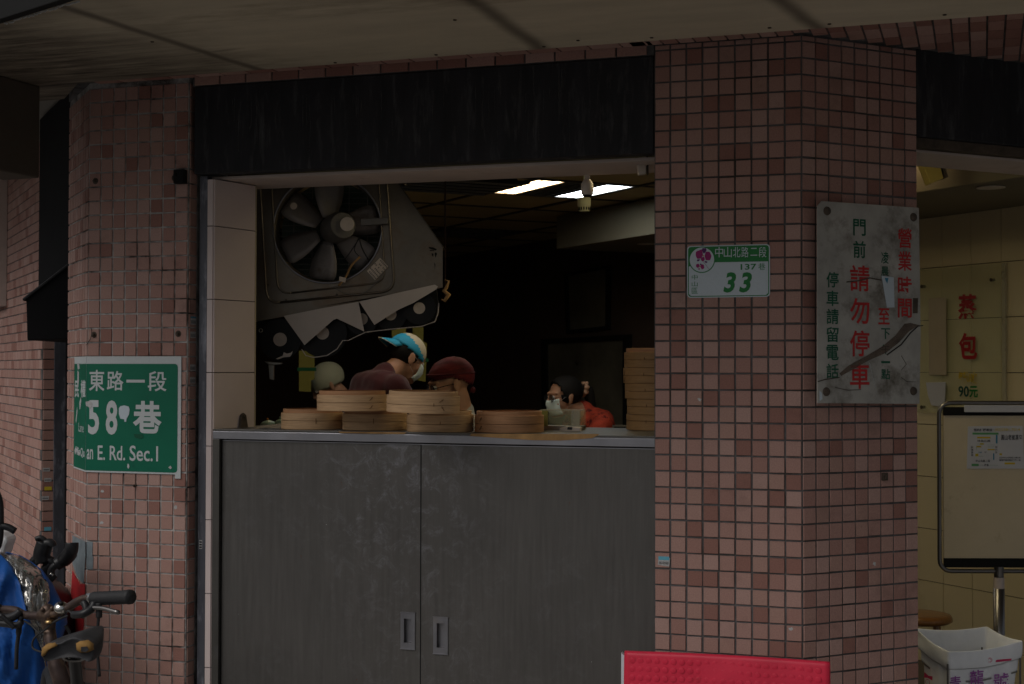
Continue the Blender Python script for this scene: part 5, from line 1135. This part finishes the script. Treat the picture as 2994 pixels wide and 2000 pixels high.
m = MB(); m.prism(CLF, [CLF.px(*lb_(*p)) for p in [(565, 700), (590, 750), (620, 800), (662, 805), (655, 1000), (645, 1180), (560, 1165), (552, 1050), (556, 850)]], .0045, .006); tag(m.build('red_paper', M['redpaper']), 'torn strip of red paper low on the splayed left pillar', 'paper')
m = MB(); m.prism(CLF, [CLF.px(*lb_(*p)) for p in [(565, 430), (664, 478), (664, 592), (650, 800), (615, 770), (590, 720), (565, 650)]], .0045, .0055); m.prism(FAC, [FAC.px(*lb_(*p)) for p in [(666, 478), (715, 482), (712, 585), (720, 600), (716, 690), (666, 690)]], .0045, .0055); tag(m.build('grey_tape', M['tape']), 'layers of grey tape wrapped round the left pillar corner', 'tape')

# ================================================================== people
def remesh(mb, voxel, smooth=6, name='body'):
    me = mb.mesh('tmp', M['skin']); o = bpy.data.objects.new('tmp', me); COL.objects.link(o)
    md = o.modifiers.new('r', 'REMESH'); md.mode = 'VOXEL'; md.voxel_size = voxel; md.use_smooth_shade = True
    ms = o.modifiers.new('s', 'SMOOTH'); ms.factor = .5; ms.iterations = smooth
    bpy.context.view_layer.update()
    out = bpy.data.meshes.new_from_object(o.evaluated_get(bpy.context.evaluated_depsgraph_get()))
    bpy.data.objects.remove(o); bpy.data.meshes.remove(me); out.name = name
    return out
def person(label, head, face, lean, hpitch, hyaw, arms, height=1.0, voxel=.0065, shirt='maroon', seated=False, hroll=0):
    """head: world position of the head centre; face: yaw of the body (direction the chest points, degrees ccw from +x)"""
    fdir = R(face)-math.pi/2
    # local joints, chest towards +y
    Lm = Matrix.Rotation(-R(lean), 3, 'X')
    pel = V3((0, 0, .90))
    up = lambda x, y, z: pel+Lm @ (V3((x, y, z))-pel)
    neckb = up(0, 0, 1.40); hc = neckb+Lm @ V3((0, .03, .155))+V3((0, .02*math.sin(R(lean)), 0))
    HM = Matrix.Rotation(R(hyaw), 3, 'Z') @ Matrix.Rotation(-R(hpitch), 3, 'X') @ Matrix.Rotation(R(hroll), 3, 'Y')
    W_ = Matrix.Rotation(fdir, 4, 'Z')
    off = V3(head)-(W_.to_3x3() @ hc); W_ = Matrix.Translation(off) @ W_
    hp = lambda x, y, z: hc+HM @ V3((x, y, z))
    b = MB()
    def he(c, r, rot=None): b.ell(hp(*c), r, 20, 12, 0, HM @ (rot or Matrix.Identity(3)))
    he((0, -.016, .036), (.075, .094, .078)); he((0, .030, -.02), (.060, .058, .078)); he((0, .042, -.078), (.043, .042, .032)); he((0, .072, -.094), (.020, .018, .016))
    for s_ in (-1, 1):
        he((s_*.036, .058, -.028), (.026, .026, .026)); he((s_*.078, -.006, -.004), (.008, .019, .032), Matrix.Rotation(s_*-.35, 3, 'Z')); he((s_*.083, -.014, .012), (.006, .012, .018), Matrix.Rotation(s_*-.35, 3, 'Z')); he((s_*.074, .004, -.032), (.007, .009, .010))
        b.caps(hp(s_*.013, .088, .034), .010, hp(s_*.046, .070, .034), .008)
        he((s_*.012, .098, -.026), (.009, .010, .008)); he((s_*.031, .072, .010), (.016, .012, .010))
    b.caps(hp(0, .086, .020), .009, hp(0, .108, -.020), .011); he((0, .088, -.050), (.024, .012, .007)); he((0, .086, -.060), (.020, .012, .008))
    b.caps(hp(0, -.022, -.05), .054, neckb+Lm @ V3((0, -.01, -.02)), .060)
    # trunk
    def trunk(b, g, arms_too):
        b.caps(up(-.075, 0, 1.33), .085+g, up(.075, 0, 1.33), .085+g); b.caps(up(-.085, .01, 1.20), .095+g, up(.085, .01, 1.20), .095+g)
        b.caps(up(-.06, .01, 1.05), .095+g, up(.06, .01, 1.05), .095+g); b.caps(up(-.075, 0, .93), .098+g, up(.075, 0, .93), .098+g)
        b.caps(up(-.07, 0, 1.33), .075+g, up(-.14, 0, 1.345), .058+g); b.caps(up(.07, 0, 1.33), .075+g, up(.14, 0, 1.345), .058+g)
        b.caps(up(0, -.005, 1.36), .062+g, up(0, -.012, 1.405+g*1.3), .052+g*.8)
    trunk(b, 0, 1)
    sh = [up(s_*.165, 0, 1.345) for s_ in (-1, 1)]; el = [sh[i]+V3(arms[i][0]) for i in (0, 1)]; wr = [el[i]+V3(arms[i][1]) for i in (0, 1)]
    for i, s_ in enumerate((-1, 1)):
        b.caps(sh[i], .052, el[i], .040); b.caps(el[i], .040, wr[i], .026)
        d = (wr[i]-el[i]).normalized(); side_ = d.cross(Z).normalized() if abs(d.z) < .95 else V3((1, 0, 0)); nn = side_.cross(d)
        palm = wr[i]+d*.045; b.caps(wr[i], .024, palm+d*.02, .030)
        for k in range(4):
            r0 = palm+d*.03+side_*(-.027+.018*k); l = [.034, .040, .038, .030][k]; p1 = r0+d*l-nn*.006; p2 = p1+d*l*.55-nn*.018
            b.caps(r0, .0095, p1, .0085, 8); b.caps(p1, .0085, p2, .0075, 8)
        t0 = wr[i]+d*.03-side_*s_*.022; b.caps(t0, .012, t0+d*.035-side_*s_*.022, .010, 8); b.caps(t0+d*.035-side_*s_*.022, .010, t0+d*.06-side_*s_*.022-nn*.006, .009, 8)
    hip = [V3((s_*.09, 0, .90)) for s_ in (-1, 1)]
    kn = [h+(V3((0, .38, -.02)) if seated else V3((0, .02, -.42))) for h in hip]; an = [k+V3((0, 0, -.40)) for k in kn]
    for h, k, a in zip(hip, kn, an): b.caps(h, .085, k, .056); b.caps(k, .056, a, .038); b.caps(a-Z*.03, .035, a+V3((0, .15, -.05)), .030)
    t = thing('person', label, 'person', head)
    me = remesh(b, voxel); me.transform(W_); me.materials.clear(); me.materials.append(M['skin']); me.polygons.foreach_set('use_smooth', [True]*len(me.polygons)); link('body', me, t)
    # shirt
    b = MB(); trunk(b, .013, 1)
    for i in (0, 1): b.caps(sh[i], .066, sh[i].lerp(el[i], .85), .056)
    me = remesh(b, .009, 4, 'shirt')
    for v in me.vertices:
        n_ = noise.noise(v.co*9)*.010+noise.noise(v.co*23)*.004; v.co += v.normal*n_
    me.transform(W_); me.materials.clear(); me.materials.append(M[shirt]); me.polygons.foreach_set('use_smooth', [True]*len(me.polygons)); link('shirt', me, t)
    b = MB(); b.caps(pel+V3((-.07, 0, .03)), .112, pel+V3((.07, 0, .03)), .112)
    for h, k, a in zip(hip, kn, an): b.caps(h, .10, k, .072); b.caps(k, .072, a, .060)
    me = remesh(b, .012, 4, 'trousers'); me.transform(W_); me.materials.clear(); me.materials.append(M['trousers']); link('trousers', me, t)
    for s_ in (-1, 1):
        m = MB(); m.ell(W_ @ hp(s_*.031, .079, .010), (.0115, .0115, .0115), 14, 8); e = m.build('eye', M['eye'], t, smooth=True)
        m = MB(); m.ell(W_ @ hp(s_*.031, .0885, .010), (.0052, .003, .0052), 12, 6, 0, W_.to_3x3() @ HM); m.build('iris', M['vinyl'], e, smooth=True)
    P_ = lambda x, y, z: W_ @ hp(x, y, z)
    return t, P_
def shell(P_, t, name, mt, r, c=(0, -.016, .036), keep=None, disp=None, nu=48, nv=26, solid=.003, mi=None, vmin=-.9):
    m = MB(); rows_ = []; loc = []
    for j in range(nv+1):
        ph = math.pi*(.5-(j/nv)*(.5-vmin/2*1.0)) if False else math.pi/2-(j/nv)*math.pi*(.5-vmin*.5)
        rw = []; lr = []
        for i in range(nu):
            th = 2*math.pi*i/nu; d = V3((math.cos(ph)*math.cos(th), math.cos(ph)*math.sin(th), math.sin(ph)))
            k = 1+(disp(d) if disp else 0); p = V3((c[0]+r[0]*d.x*k, c[1]+r[1]*d.y*k, c[2]+r[2]*d.z*k)); lr.append(p); rw.append(P_(*p))
        rows_.append(rw); loc.append(lr)
    base = 0; m.v = [tuple(p) for rw in rows_ for p in rw]
    for j in range(nv):
        for i in range(nu):
            i2 = (i+1) % nu; cc_ = (loc[j][i]+loc[j][i2]+loc[j+1][i2]+loc[j+1][i])/4
            if keep and not keep(cc_): continue
            m.f.append([j*nu+i, (j+1)*nu+i, (j+1)*nu+i2, j*nu+i2]); m.m.append(mi(cc_) if mi else 0)
    me = m.mesh(name, mt, True); return link(name, me, t, solid=solid)
def facemask(P_, t):
    m = MB(); rows_ = []
    for j in range(9):
        v = j/8; rw = []
        for i in range(15):
            a = R(-72+144*i/14); x_ = .064*math.sin(a); nose_ = max(0, 1-abs(x_)/.03)*(1-abs(v-.28)*1.6)
            y_ = .040+.062*math.cos(a)+.018*max(0, nose_); z_ = -.004-.090*v+.010*(1-math.cos(a)); y_ -= .018*max(0, v-.6)/.4
            y_ += .0012*math.sin(v*26)
            rw.append(P_(x_, y_, z_))
        rows_.append(rw)
    m.grid(rows_); o = link('face_mask', m.mesh('face_mask', M['mask'], True), t, solid=.0015)
    for s_ in (-1, 1):
        for z_, z2 in ((-.012, .022), (-.085, -.035)):
            m = MB(); m.tube([P_(s_*.058, .055, z_), P_(s_*.075, .03, (z_+z2)/2), P_(s_*.084, -.012, z2)], .0011, 5); m.build('ear_loop', M['paper'], o)
    return o
def glasses(P_, t):
    o = None
    for s_ in (-1, 1):
        m = MB(); m.tube([P_(s_*.033+.024*math.cos(a), .104-.012*abs(math.cos(a)*s_+s_*0)*.3-.006, .006+.020*math.sin(a)) for a in [2*math.pi*k/20 for k in range(21)]], .0020, 6); r_ = m.build('rim', M['vinyl'], t, smooth=True)
        m = MB(); m.lathe(P_(s_*.033, .097, .006), (P_(0, 1, 0)-P_(0, 0, 0)), [(.022, 0), (.022, .0008)], 20); m.build('lens', M['glassy'], r_)
        m = MB(); m.tube([P_(s_*.057, .097, .010), P_(s_*.080, .05, .012), P_(s_*.083, -.01, .010)], .0017, 5); m.build('temple', M['vinyl'], t)
    m = MB(); m.tube([P_(-.010, .100, .008), P_(0, .106, .012), P_(.010, .100, .008)], .0016, 5); m.build('bridge', M['vinyl'], t)
hair_keep = lambda p: (p.y < .035+.5*max(0, p.z-.06) or p.z > .085) and (p.z > -.055)
CW = lambda cr, ca: math.degrees(math.atan2((RT0*cr+V3((-math.sin(YAW), math.cos(YAW), 0))*ca).y, (RT0*cr+V3((-math.sin(YAW), math.cos(YAW), 0))*ca).x))
fwdarms = [[(-.05, .14, -.24), (.05, .22, -.04)], [(.05, .14, -.24), (-.05, .22, -.04)]]
# man in a blue and white cap worn backwards, bent over to the right
tA, PA = person('person in a maroon shirt bending right, wearing a white and blue cap', at(1188, 1050, 7.4), CW(.80, .60), 40, 26, -6, fwdarms)
facemask(PA, tA)
shell(PA, tA, 'hair', M['hair'], (.079, .098, .082), keep=lambda p: p.y < .03 and p.z > -.045, disp=lambda d: .01*noise.noise(d*9))
cap = shell(PA, tA, 'cap', [M['capw'], M['capb']], (.084, .104, .090), c=(0, -.014, .040), keep=lambda p: p.z > .035-.25*p.y-.006, mi=lambda p: 1 if p.z < .080-.55*(p.y+.02) else 0, disp=lambda d: .008*math.cos(6*math.atan2(d.y, d.x))*max(0, d.z))
m = MB(); rows_ = []
for j in range(7):
    v = j/6; rows_.append([PA((.074-.014*v)*math.sin(a)*1.0, -.014-.100*math.cos(a)*(1)-.075*v*math.cos(a*.9), .052+.25*.06-.030*v+.020*math.cos(a*1.3)*.6-.018) for a in [R(-62+124*i/16) for i in range(17)]])
m.grid(rows_); link('cap_brim', m.mesh('cap_brim', M['capb'], True), cap, solid=.003)
m = MB(); m.tube([PA((.060)*math.sin(a), -.014-.100*math.cos(a)-.075*math.cos(a*.9), .052+.015-.030+.012*math.cos(a*1.3)-.018) for a in [R(-62+124*i/16) for i in range(17)]], .0022, 5); m.build('brim_edge', M['capw'], cap)
# person with a dark red headscarf, head turned to the left
tB, PB = person('person in a dark red headscarf and glasses, head turned left behind the tilted steamer', at(1316, 1128, 6.5), CW(-.80, -.30), 6, 14, 0, fwdarms, shirt='shirtw')
glasses(PB, tB)
sc_o = shell(PB, tB, 'headscarf', M['scarf'], (.086, .107, .092), c=(0, -.016, .036), keep=lambda p: p.z > .040-.62*max(0, -p.y)+.10*max(0, p.y), disp=lambda d: .025*noise.noise(V3((d.x*3, d.y*3, d.z*12)))+.006*math.sin(d.z*30+d.y*6), solid=.004)
m = MB(); m.ell(PB(0, -.100, -.045), (.014, .014, .014), 12, 8); m.build('scarf_knot', M['scarf'], sc_o, smooth=True)
m = MB(); m.tube([PB(.088*math.cos(a), -.016+.109*math.sin(a), .052+.02*math.sin(a)) for a in [2*math.pi*k/40 for k in range(41)]], .004, 6); m.build('scarf_band', M['scarf'], sc_o, smooth=True)
# seated woman in glasses and mask
tC, PC = person('person seated in an orange patterned top with glasses, face mask and ponytail', at(1648, 1163, 8.2), CW(-.90, -.42), 40, 6, 0, fwdarms, shirt='orange', seated=True)
facemask(PC, tC); glasses(PC, tC)
hc_ = shell(PC, tC, 'hair', M['hair'], (.084, .106, .089), keep=lambda p: (p.y < .042+.8*max(0, p.z-.07) or p.z > .112) and (p.z > -.03 or p.y < -.01) and p.z > -.07, disp=lambda d: .02*noise.noise(d*7)+.004*math.sin(d.x*60), solid=.006)
m = MB(); m.ell(PC(0, -.150, .030), (.030, .030, .030), 16, 10); m.caps(PC(0, -.165, .02), .032, PC(0, -.175, -.10), .026); m.caps(PC(0, -.175, -.10), .026, PC(0, -.155, -.22), .010); m.build('ponytail', M['hair'], hc_, smooth=True)
m = MB()
rows_ = []
for k in range(28):
    a = 2*math.pi*k/28; c_ = V3((.0, -.138, .035)); rr0 = .030+.004*math.sin(a*7)
    ctr = V3((rr0*math.cos(a), c_.y-.010*math.sin(a), c_.z+rr0*math.sin(a))); rw = []
    for j in range(9):
        t_ = 2*math.pi*j/9; rd = .012+.003*math.sin(a*7+1); rw.append(PC(ctr.x+rd*math.cos(t_)*math.cos(a), ctr.y+rd*math.sin(t_)*1.2, ctr.z+rd*math.cos(t_)*math.sin(a)))
    rows_.append(rw)
rows_.append(rows_[0]); m.grid(rows_, 0, True); m.build('scrunchie', M['scrun'], tC, smooth=True)
# worker of whom only the pale cap shows
tD, PD = person('person hidden behind the steamers with only a pale cap showing', at(958, 1126, 8.4), CW(-.6, -.2), 30, 35, 0, fwdarms, shirt='trousers', voxel=.008)
cp = shell(PD, tD, 'cap', M['capg'], (.088, .108, .094), c=(0, -.016, .036), keep=lambda p: p.z > -.01+.2*p.y, disp=lambda d: .01*math.cos(6*math.atan2(d.y, d.x))*max(0, d.z))

# ================================================================== bicycle
bz = lambda x, y, D: at(x*.38265, 1400+y*.38265, D)
def smooth(P, k=4):
    Q = []
    for i in range(len(P)-1):
        a = P[max(i-1, 0)]; b = P[i]; c = P[i+1]; d = P[min(i+2, len(P)-1)]
        for j in range(k):
            t = j/k; Q.append(.5*((2*b)+(c-a)*t+(2*a-5*b+4*c-d)*t*t+(3*b-a-3*c+d)*t**3))
    return Q+[P[-1]]
stem = bz(362, 1045, 3.9)
bk_ = thing('bicycle', 'worn brown bicycle with taped grips and a cracked saddle parked by the left pillar', 'bicycle', (stem.x, stem.y, .12))
m = MB(); m.tube(smooth([bz(-260, 1020, 4.08), bz(-60, 1000, 4.02), bz(110, 1005, 3.97), (bz(190, 1040, 3.94)), bz(300, 1046, 3.91), bz(430, 1032, 3.88), bz(520, 985, 3.86), bz(600, 935, 3.84), bz(700, 908, 3.82), bz(1000, 900, 3.75)]), .0115, 12); m.build('handlebar', M['brownmetal'], bk_, smooth=True)
m = MB(); pts = [bz(712, 916, 3.82).lerp(bz(1004, 902, 3.75), k/16) for k in range(17)]; m.tube(pts, [.0178+(.0012 if k % 2 else 0)+(.001 if k > 14 else 0) for k in range(17)], 14); m.build('grip', M['rubber'], bk_, smooth=True)
m = MB(); pts = [bz(-20, 1000, 3.98).lerp(bz(-300, 1020, 4.1), k/12) for k in range(13)]; m.tube(pts, .0178, 14); m.build('grip', M['rubber'], bk_, smooth=True)
m = MB(); m.tube([bz(675, 915, 3.83), bz(712, 910, 3.82)], .0145, 12); m.build('bar_clamp', M['chrome'], bk_)
m = MB(); m.caps(bz(362, 1010, 3.9), .020, bz(372, 1120, 3.9), .019); m.tube([bz(318, 1045, 3.91), bz(408, 1042, 3.89)], .020, 14); m.tube([bz(372, 1110, 3.9), bz(392, 1260, 3.9), bz(430, 1420, 3.88), bz(520, 1700, 3.86)], [.016, .017, .023, .024], 12); m.build('stem', M['brownmetal'], bk_, smooth=True)
for (x, y) in [(325, 1000), (398, 992)]:
    m = MB(); m.ell(bz(x, y, 3.88), (.006, .006, .007), 10, 6); m.build('stem_bolt', M['brownmetal'], bk_, smooth=True)
c = bz(378, 1092, 3.87); m = MB(); m.lathe(c-Z*.003, Z, [(.012, 0), (.013, .003), (.009, .008), (.001, .009)], 18); m.build('headset_cap', mk('brass_cap', (.45, .30, .14), .25, 1), bk_, smooth=True)
c = bz(466, 972, 3.86); ax = (CAM-c).normalized()*.55+Z*.8; b_ = thing('tmp', 'x', 'x') if False else None
m = MB(); m.lathe(c-ax*.012, ax, [(.019, 0), (.0195, .006), (.017, .014), (.010, .019), (.007, .020)], 24); bl_ = m.build('bell', M['chrome'], bk_, smooth=True)
m = MB(); m.lathe(c+ax*.0105, ax, [(.0072, 0), (.004, .003), (.001, .0035)], 14); m.build('bell_button', M['vinyl'], bl_, smooth=True)
def bar(pts, r, mt, name, seg=8, k=4): m = MB(); m.tube(smooth([bz(*p) for p in pts], k), r, seg); return m.build(name, M[mt], bk_, smooth=True)
bar([(720, 950, 3.80), (700, 990, 3.79), (640, 1030, 3.78), (560, 1040, 3.80)], .011, 'black_pl', 'brake_housing'); bar([(640, 940, 3.80), (660, 1000, 3.79), (620, 1050, 3.79)], .010, 'black_pl', 'brake_housing')
bar([(700, 985, 3.79), (790, 990, 3.77), (905, 1022, 3.74)], .006, 'tube_steel', 'brake_lever')
bar([(560, 1040, 3.8), (520, 1010, 3.84), (470, 1060, 3.88), (410, 1100, 3.9)], .003, 'rubber', 'cable', 6)
bar([(762, 950, 3.79), (752, 1080, 3.79), (742, 1200, 3.79), (748, 1360, 3.79), (760, 1510, 3.79)], .0042, 'rubber', 'hanging_strap', 6)
bar([(755, 950, 3.79), (758, 1000, 3.79), (756, 1060, 3.79)], .0085, 'rubber', 'strap_knot', 6)
bar([(165, 1050, 3.93), (150, 1110, 3.93), (140, 1200, 3.93), (128, 1300, 3.93), (124, 1455, 3.93)], [.008]*8+[.0055]*9, 'rubber', 'hanging_strap', 6)
bar([(-40, 1040, 3.96), (40, 1065, 3.94), (110, 1050, 3.93), (160, 1010, 3.93)], .012, 'black_pl', 'brake_housing'); bar([(-40, 1100, 3.95), (60, 1110, 3.93), (130, 1120, 3.92), (165, 1090, 3.92)], .010, 'black_pl', 'brake_housing'); bar([(0, 1040, 3.9), (60, 1090, 3.9), (110, 1140, 3.9)], .007, 'black_pl', 'shift_lever')
bar([(180, 1085, 3.93), (240, 1120, 3.92), (300, 1180, 3.9), (330, 1165, 3.88), (420, 1090, 3.86), (520, 1045, 3.85)], .0028, 'rubber', 'cable', 6, 5)
bar([(300, 1180, 3.9), (255, 1230, 3.9), (250, 1290, 3.9), (290, 1315, 3.88), (345, 1330, 3.86)], .0028, 'rubber', 'cable', 6, 5)
bar([(500, 1120, 3.9), (530, 1170, 3.9), (540, 1220, 3.9)], .0045, 'rubber', 'cable', 6, 5)
# saddle seen from behind
sx_ = bz(548, 1290, 3.45); SDF = Fr(sx_, RT0, Z)
def sp(x, y, n): 
    u, v = SDF.px(x*.38265, 1400+y*.38265); return SDF.pt(u, v, n)
prof = [(345, 1330), (350, 1275), (385, 1245), (440, 1238), (490, 1238), (540, 1200), (600, 1185), (640, 1205), (680, 1225), (720, 1240), (742, 1275), (748, 1325), (740, 1370), (715, 1390), (680, 1372), (640, 1352), (560, 1345), (480, 1352), (410, 1375), (375, 1385), (350, 1365)]
cxs = sum(p[0] for p in prof)/len(prof); cys = 1310
rows_ = []
for (n, k, dy) in [(.022, .75, 6), (.030, .90, 3), (.024, 1.0, 0), (0, 1.02, 0), (-.05, .98, -4), (-.12, .70, -20), (-.19, .35, -34), (-.23, .16, -38)]:
    rows_.append([sp(cxs+(x-cxs)*k, cys+(y-cys)*k+dy, n)+RT0*.003*noise.noise(V3((x*.03, y*.03, n*20))) for x, y in prof])
m = MB(); m.grid(rows_, 0, True); b0 = 0; m.f.append(list(range(len(prof)))[::-1]); m.m.append(0); o = m.build('saddle', M['saddle'], bk_, smooth=True); o.modifiers.new('s', 'SUBSURF').render_levels = 1
for pl_ in [[(345, 1325), (352, 1275), (385, 1247), (440, 1240), (468, 1248), (462, 1262), (420, 1275), (395, 1300), (372, 1330), (352, 1345)], [(608, 1240), (640, 1222), (690, 1222), (728, 1250), (740, 1290), (700, 1308), (640, 1312), (612, 1290)]]:
    rows2 = []
    cx2 = sum(p[0] for p in pl_)/len(pl_); cy2 = sum(p[1] for p in pl_)/len(pl_)
    m = MB(); m.grid([[sp(cx2+(x-cx2)*k, cy2+(y-cy2)*k, n) for x, y in pl_] for k, n in ((1.0, .015), (1.0, .029), (.8, .035), (.3, .037), (.02, .037))], 0, True); m.build('torn_foam', M['foam'], o, smooth=True)
m = MB(); m.prism(SDF, [SDF.px(x*.38265, 1400+y*.38265) for x, y in [(655, 1262), (700, 1258), (712, 1285), (690, 1300), (655, 1295)]], .036, .0385); m.build('foam_hole', M['saddle'], o)
bar([(565, 1330, 3.52), (575, 1420, 3.55), (590, 1600, 3.6), (610, 2100, 3.7)], .0155, 'black_pl', 'seat_post')
bar([(480, 1350, 3.47), (510, 1385, 3.5), (620, 1385, 3.5), (650, 1352, 3.47)], .004, 'tube_steel', 'saddle_rail')
# frame, wheels, fork below the picture
hd0 = bz(430, 1420, 3.88); gz = .12; sp0 = bz(610, 2100, 3.7)
dirb = V3((hd0.x-sx_.x, hd0.y-sx_.y, 0)).normalized(); perp = V3((-dirb.y, dirb.x, 0))
bb0 = V3((sx_.x, sx_.y, 0))+dirb*.12; bb0.z = .40; rw_ = V3((sx_.x, sx_.y, 0))-dirb*.28; rw_.z = .12+.27; fw_ = V3((hd0.x, hd0.y, 0))+dirb*.16; fw_.z = .12+.27
hdl = V3((hd0.x, hd0.y, .62))+dirb*.02
m = MB(); m.tube([bz(520, 1700, 3.86), hdl], .02, 10); m.tube([hdl, bb0], .017, 10); m.tube([bb0, bz(610, 2100, 3.7)], .016, 10)
for s_ in (-1, 1): m.tube([bb0+perp*.03*s_, rw_+perp*.05*s_], .009, 8); m.tube([bz(610, 2100, 3.7)+perp*.01*s_, rw_+perp*.05*s_], .008, 8)
m.build('frame', M['brownmetal'], bk_, smooth=True)
m = MB()
for s_ in (-1, 1): m.tube([hdl+perp*.035*s_, fw_+perp*.045*s_], .009, 8)
m.build('fork', M['brownmetal'], bk_, smooth=True)
for ctr in (rw_, fw_):
    m = MB(); rows_ = [];
    for k in range(40):
        a = 2*math.pi*k/40; d = dirb*math.cos(a)+Z*math.sin(a); rows_.append([ctr+d*(.25+.02*math.cos(t))+perp*.02*math.sin(t) for t in [2*math.pi*j/10 for j in range(10)]])
    rows_.append(rows_[0]); m.grid(rows_, 0, True); wo = m.build('wheel', M['rubber'], bk_, smooth=True)
    m = MB(); m.tube([ctr-perp*.05, ctr+perp*.05], .02, 10)
    for k in range(18): a = 2*math.pi*k/18; m.tube([ctr+perp*.02*(-1)**k, ctr+(dirb*math.cos(a)+Z*math.sin(a))*.235], .001, 4)
    m.build('spokes', M['chrome'], wo, kind='stuff')
# ================================================================== motor scooter under a rain cover
sc0 = bz(100, 1200, 4.7)
mo = thing('motor_scooter', 'motor scooter under a blue rain cover with a crumpled clear window at lower left', 'scooter', (sc0.x, sc0.y, .12))
tab = [(560, -260, -20, 40, 55), (590, -330, 20, 150, 165), (640, -360, 72, 235, 250), (700, -380, 108, 310, 325), (800, -390, 150, 368, 400), (900, -400, 175, 388, 450), (1000, -400, 200, 352, 505), (1100, -400, 235, 322, 515), (1200, -400, 270, 345, 480), (1300, -400, 318, 346, 452), (1400, -400, 340, 352, 432), (1600, -400, 372, 382, 432), (2000, -400, 420, 430, 440)]
def cov(i0, i1, k, seedn, amp, name, mt, dn=0):
    rows_ = []
    for ti in range(len(tab)-1):
        for q_ in range(5):
            f = q_/5; r_ = [a+(b-a)*f for a, b in zip(tab[ti], tab[ti+1])]; y = r_[0]; rw = []
            for j in range(k+1):
                x = r_[i0]+(r_[i1]-r_[i0])*j/k; sp_ = (x-(r_[1]+r_[4])/2)/((r_[4]-r_[1])/2+1)
                top = max(0, (800-y)/240); D = 4.72-.16*math.sqrt(max(0, 1-sp_*sp_))+.22*top*top
                fold = noise.noise(V3((x*.011, y*.0022, seedn)))*amp+noise.noise(V3((x*.03+y*.006, y*.006, seedn)))*amp*.35+noise.noise(V3((x*.05, y*.05, seedn)))*amp*.06*(4 if mt == 'clear' else 1)
                rw.append(bz(x, y, D+fold+dn))
            rows_.append(rw)
    m = MB(); m.grid(rows_); return link(name, m.mesh(name, M[mt], True), mo, solid=.0012)
cov(1, 2, 26, 1.5, .055, 'rain_cover', 'blue'); cov(2, 3, 14, 4.2, .075, 'clear_window', 'clear', .012); cov(3, 4, 8, 7.7, .03, 'rain_cover', 'blue', .01)
def blk(pts, r, name, mt='black_pl'): m = MB(); m.tube(smooth([bz(*p) for p in pts]), r, 10); return m.build(name, M[mt], mo, smooth=True)
blk([(330, 640, 5.0), (320, 580, 5.0), (335, 520, 5.0), (345, 490, 5.0)], .03, 'lever_bracket'); blk([(275, 462, 5.0), (310, 452, 5.0), (340, 470, 5.0), (345, 500, 5.0)], .010, 'mirror_stalk'); blk([(345, 500, 5.0), (385, 495, 5.0), (398, 520, 5.0)], .018, 'mirror')
blk([(255, 640, 5.0), (300, 600, 5.0), (350, 620, 5.0), (400, 640, 5.0), (350, 690, 5.0), (345, 760, 5.0)], .018, 'handle_cluster')
blk([(430, 655, 4.95), (480, 625, 4.95), (520, 590, 4.93), (545, 540, 4.9), (548, 490, 4.9)], [.022]*5+[.026]*6+[.024]*6, 'grip'); blk([(430, 655, 4.95), (395, 690, 4.95), (395, 740, 4.95), (420, 770, 4.95)], .013, 'brake_lever'); blk([(385, 725, 4.93), (405, 740, 4.93)], .006, 'lever_ball', 'chrome')
blk([(0, 360, 4.9), (60, 370, 4.9), (115, 400, 4.9)], .012, 'brake_lever')
m = MB(); SF3 = Fr(bz(0, 480, 4.95), RT0, Z); m.prism(SF3, [SF3.px(x*.38265, 1400+y*.38265) for x, y in [(-120, 380), (0, 400), (25, 430), (62, 470), (40, 520), (22, 590), (-120, 640)]], -.10, 0); m.build('windshield', M['bag'], mo, bevel=.012)
m = MB(); m.tube(smooth([bz(-30, 100, 4.9), bz(-2, 180, 4.9), bz(3, 330, 4.9), bz(-5, 480, 4.9), bz(-40, 560, 4.9)]), .012, 8); m.build('mirror_rim', M['black_pl'], mo, smooth=True)
cc0 = V3((sc0.x, sc0.y, 0)); ld = V3((-.3, 1, 0)).normalized(); lp = V3((ld.y, -ld.x, 0))
for sgn in (-1, 1):
    ctr = cc0+ld*.55*sgn+ld*.35-RT0*.12; ctr.z = .12+.22; m = MB(); rows_ = []
    for k in range(32):
        a = 2*math.pi*k/32; d = ld*math.cos(a)+Z*math.sin(a); rows_.append([ctr+d*(.17+.05*math.cos(t))+lp*.05*math.sin(t) for t in [2*math.pi*j/10 for j in range(10)]])
    rows_.append(rows_[0]); m.grid(rows_, 0, True); m.build('wheel', M['rubber'], mo, smooth=True)
m = MB(); c1 = cc0+ld*.35-RT0*.12; m.ell(V3((c1.x, c1.y, .55)), (.17, .45, .22), 20, 12, 0, Matrix.Rotation(.29, 3, 'Z')); m.build('seat_body', M['black_pl'], mo, smooth=True)
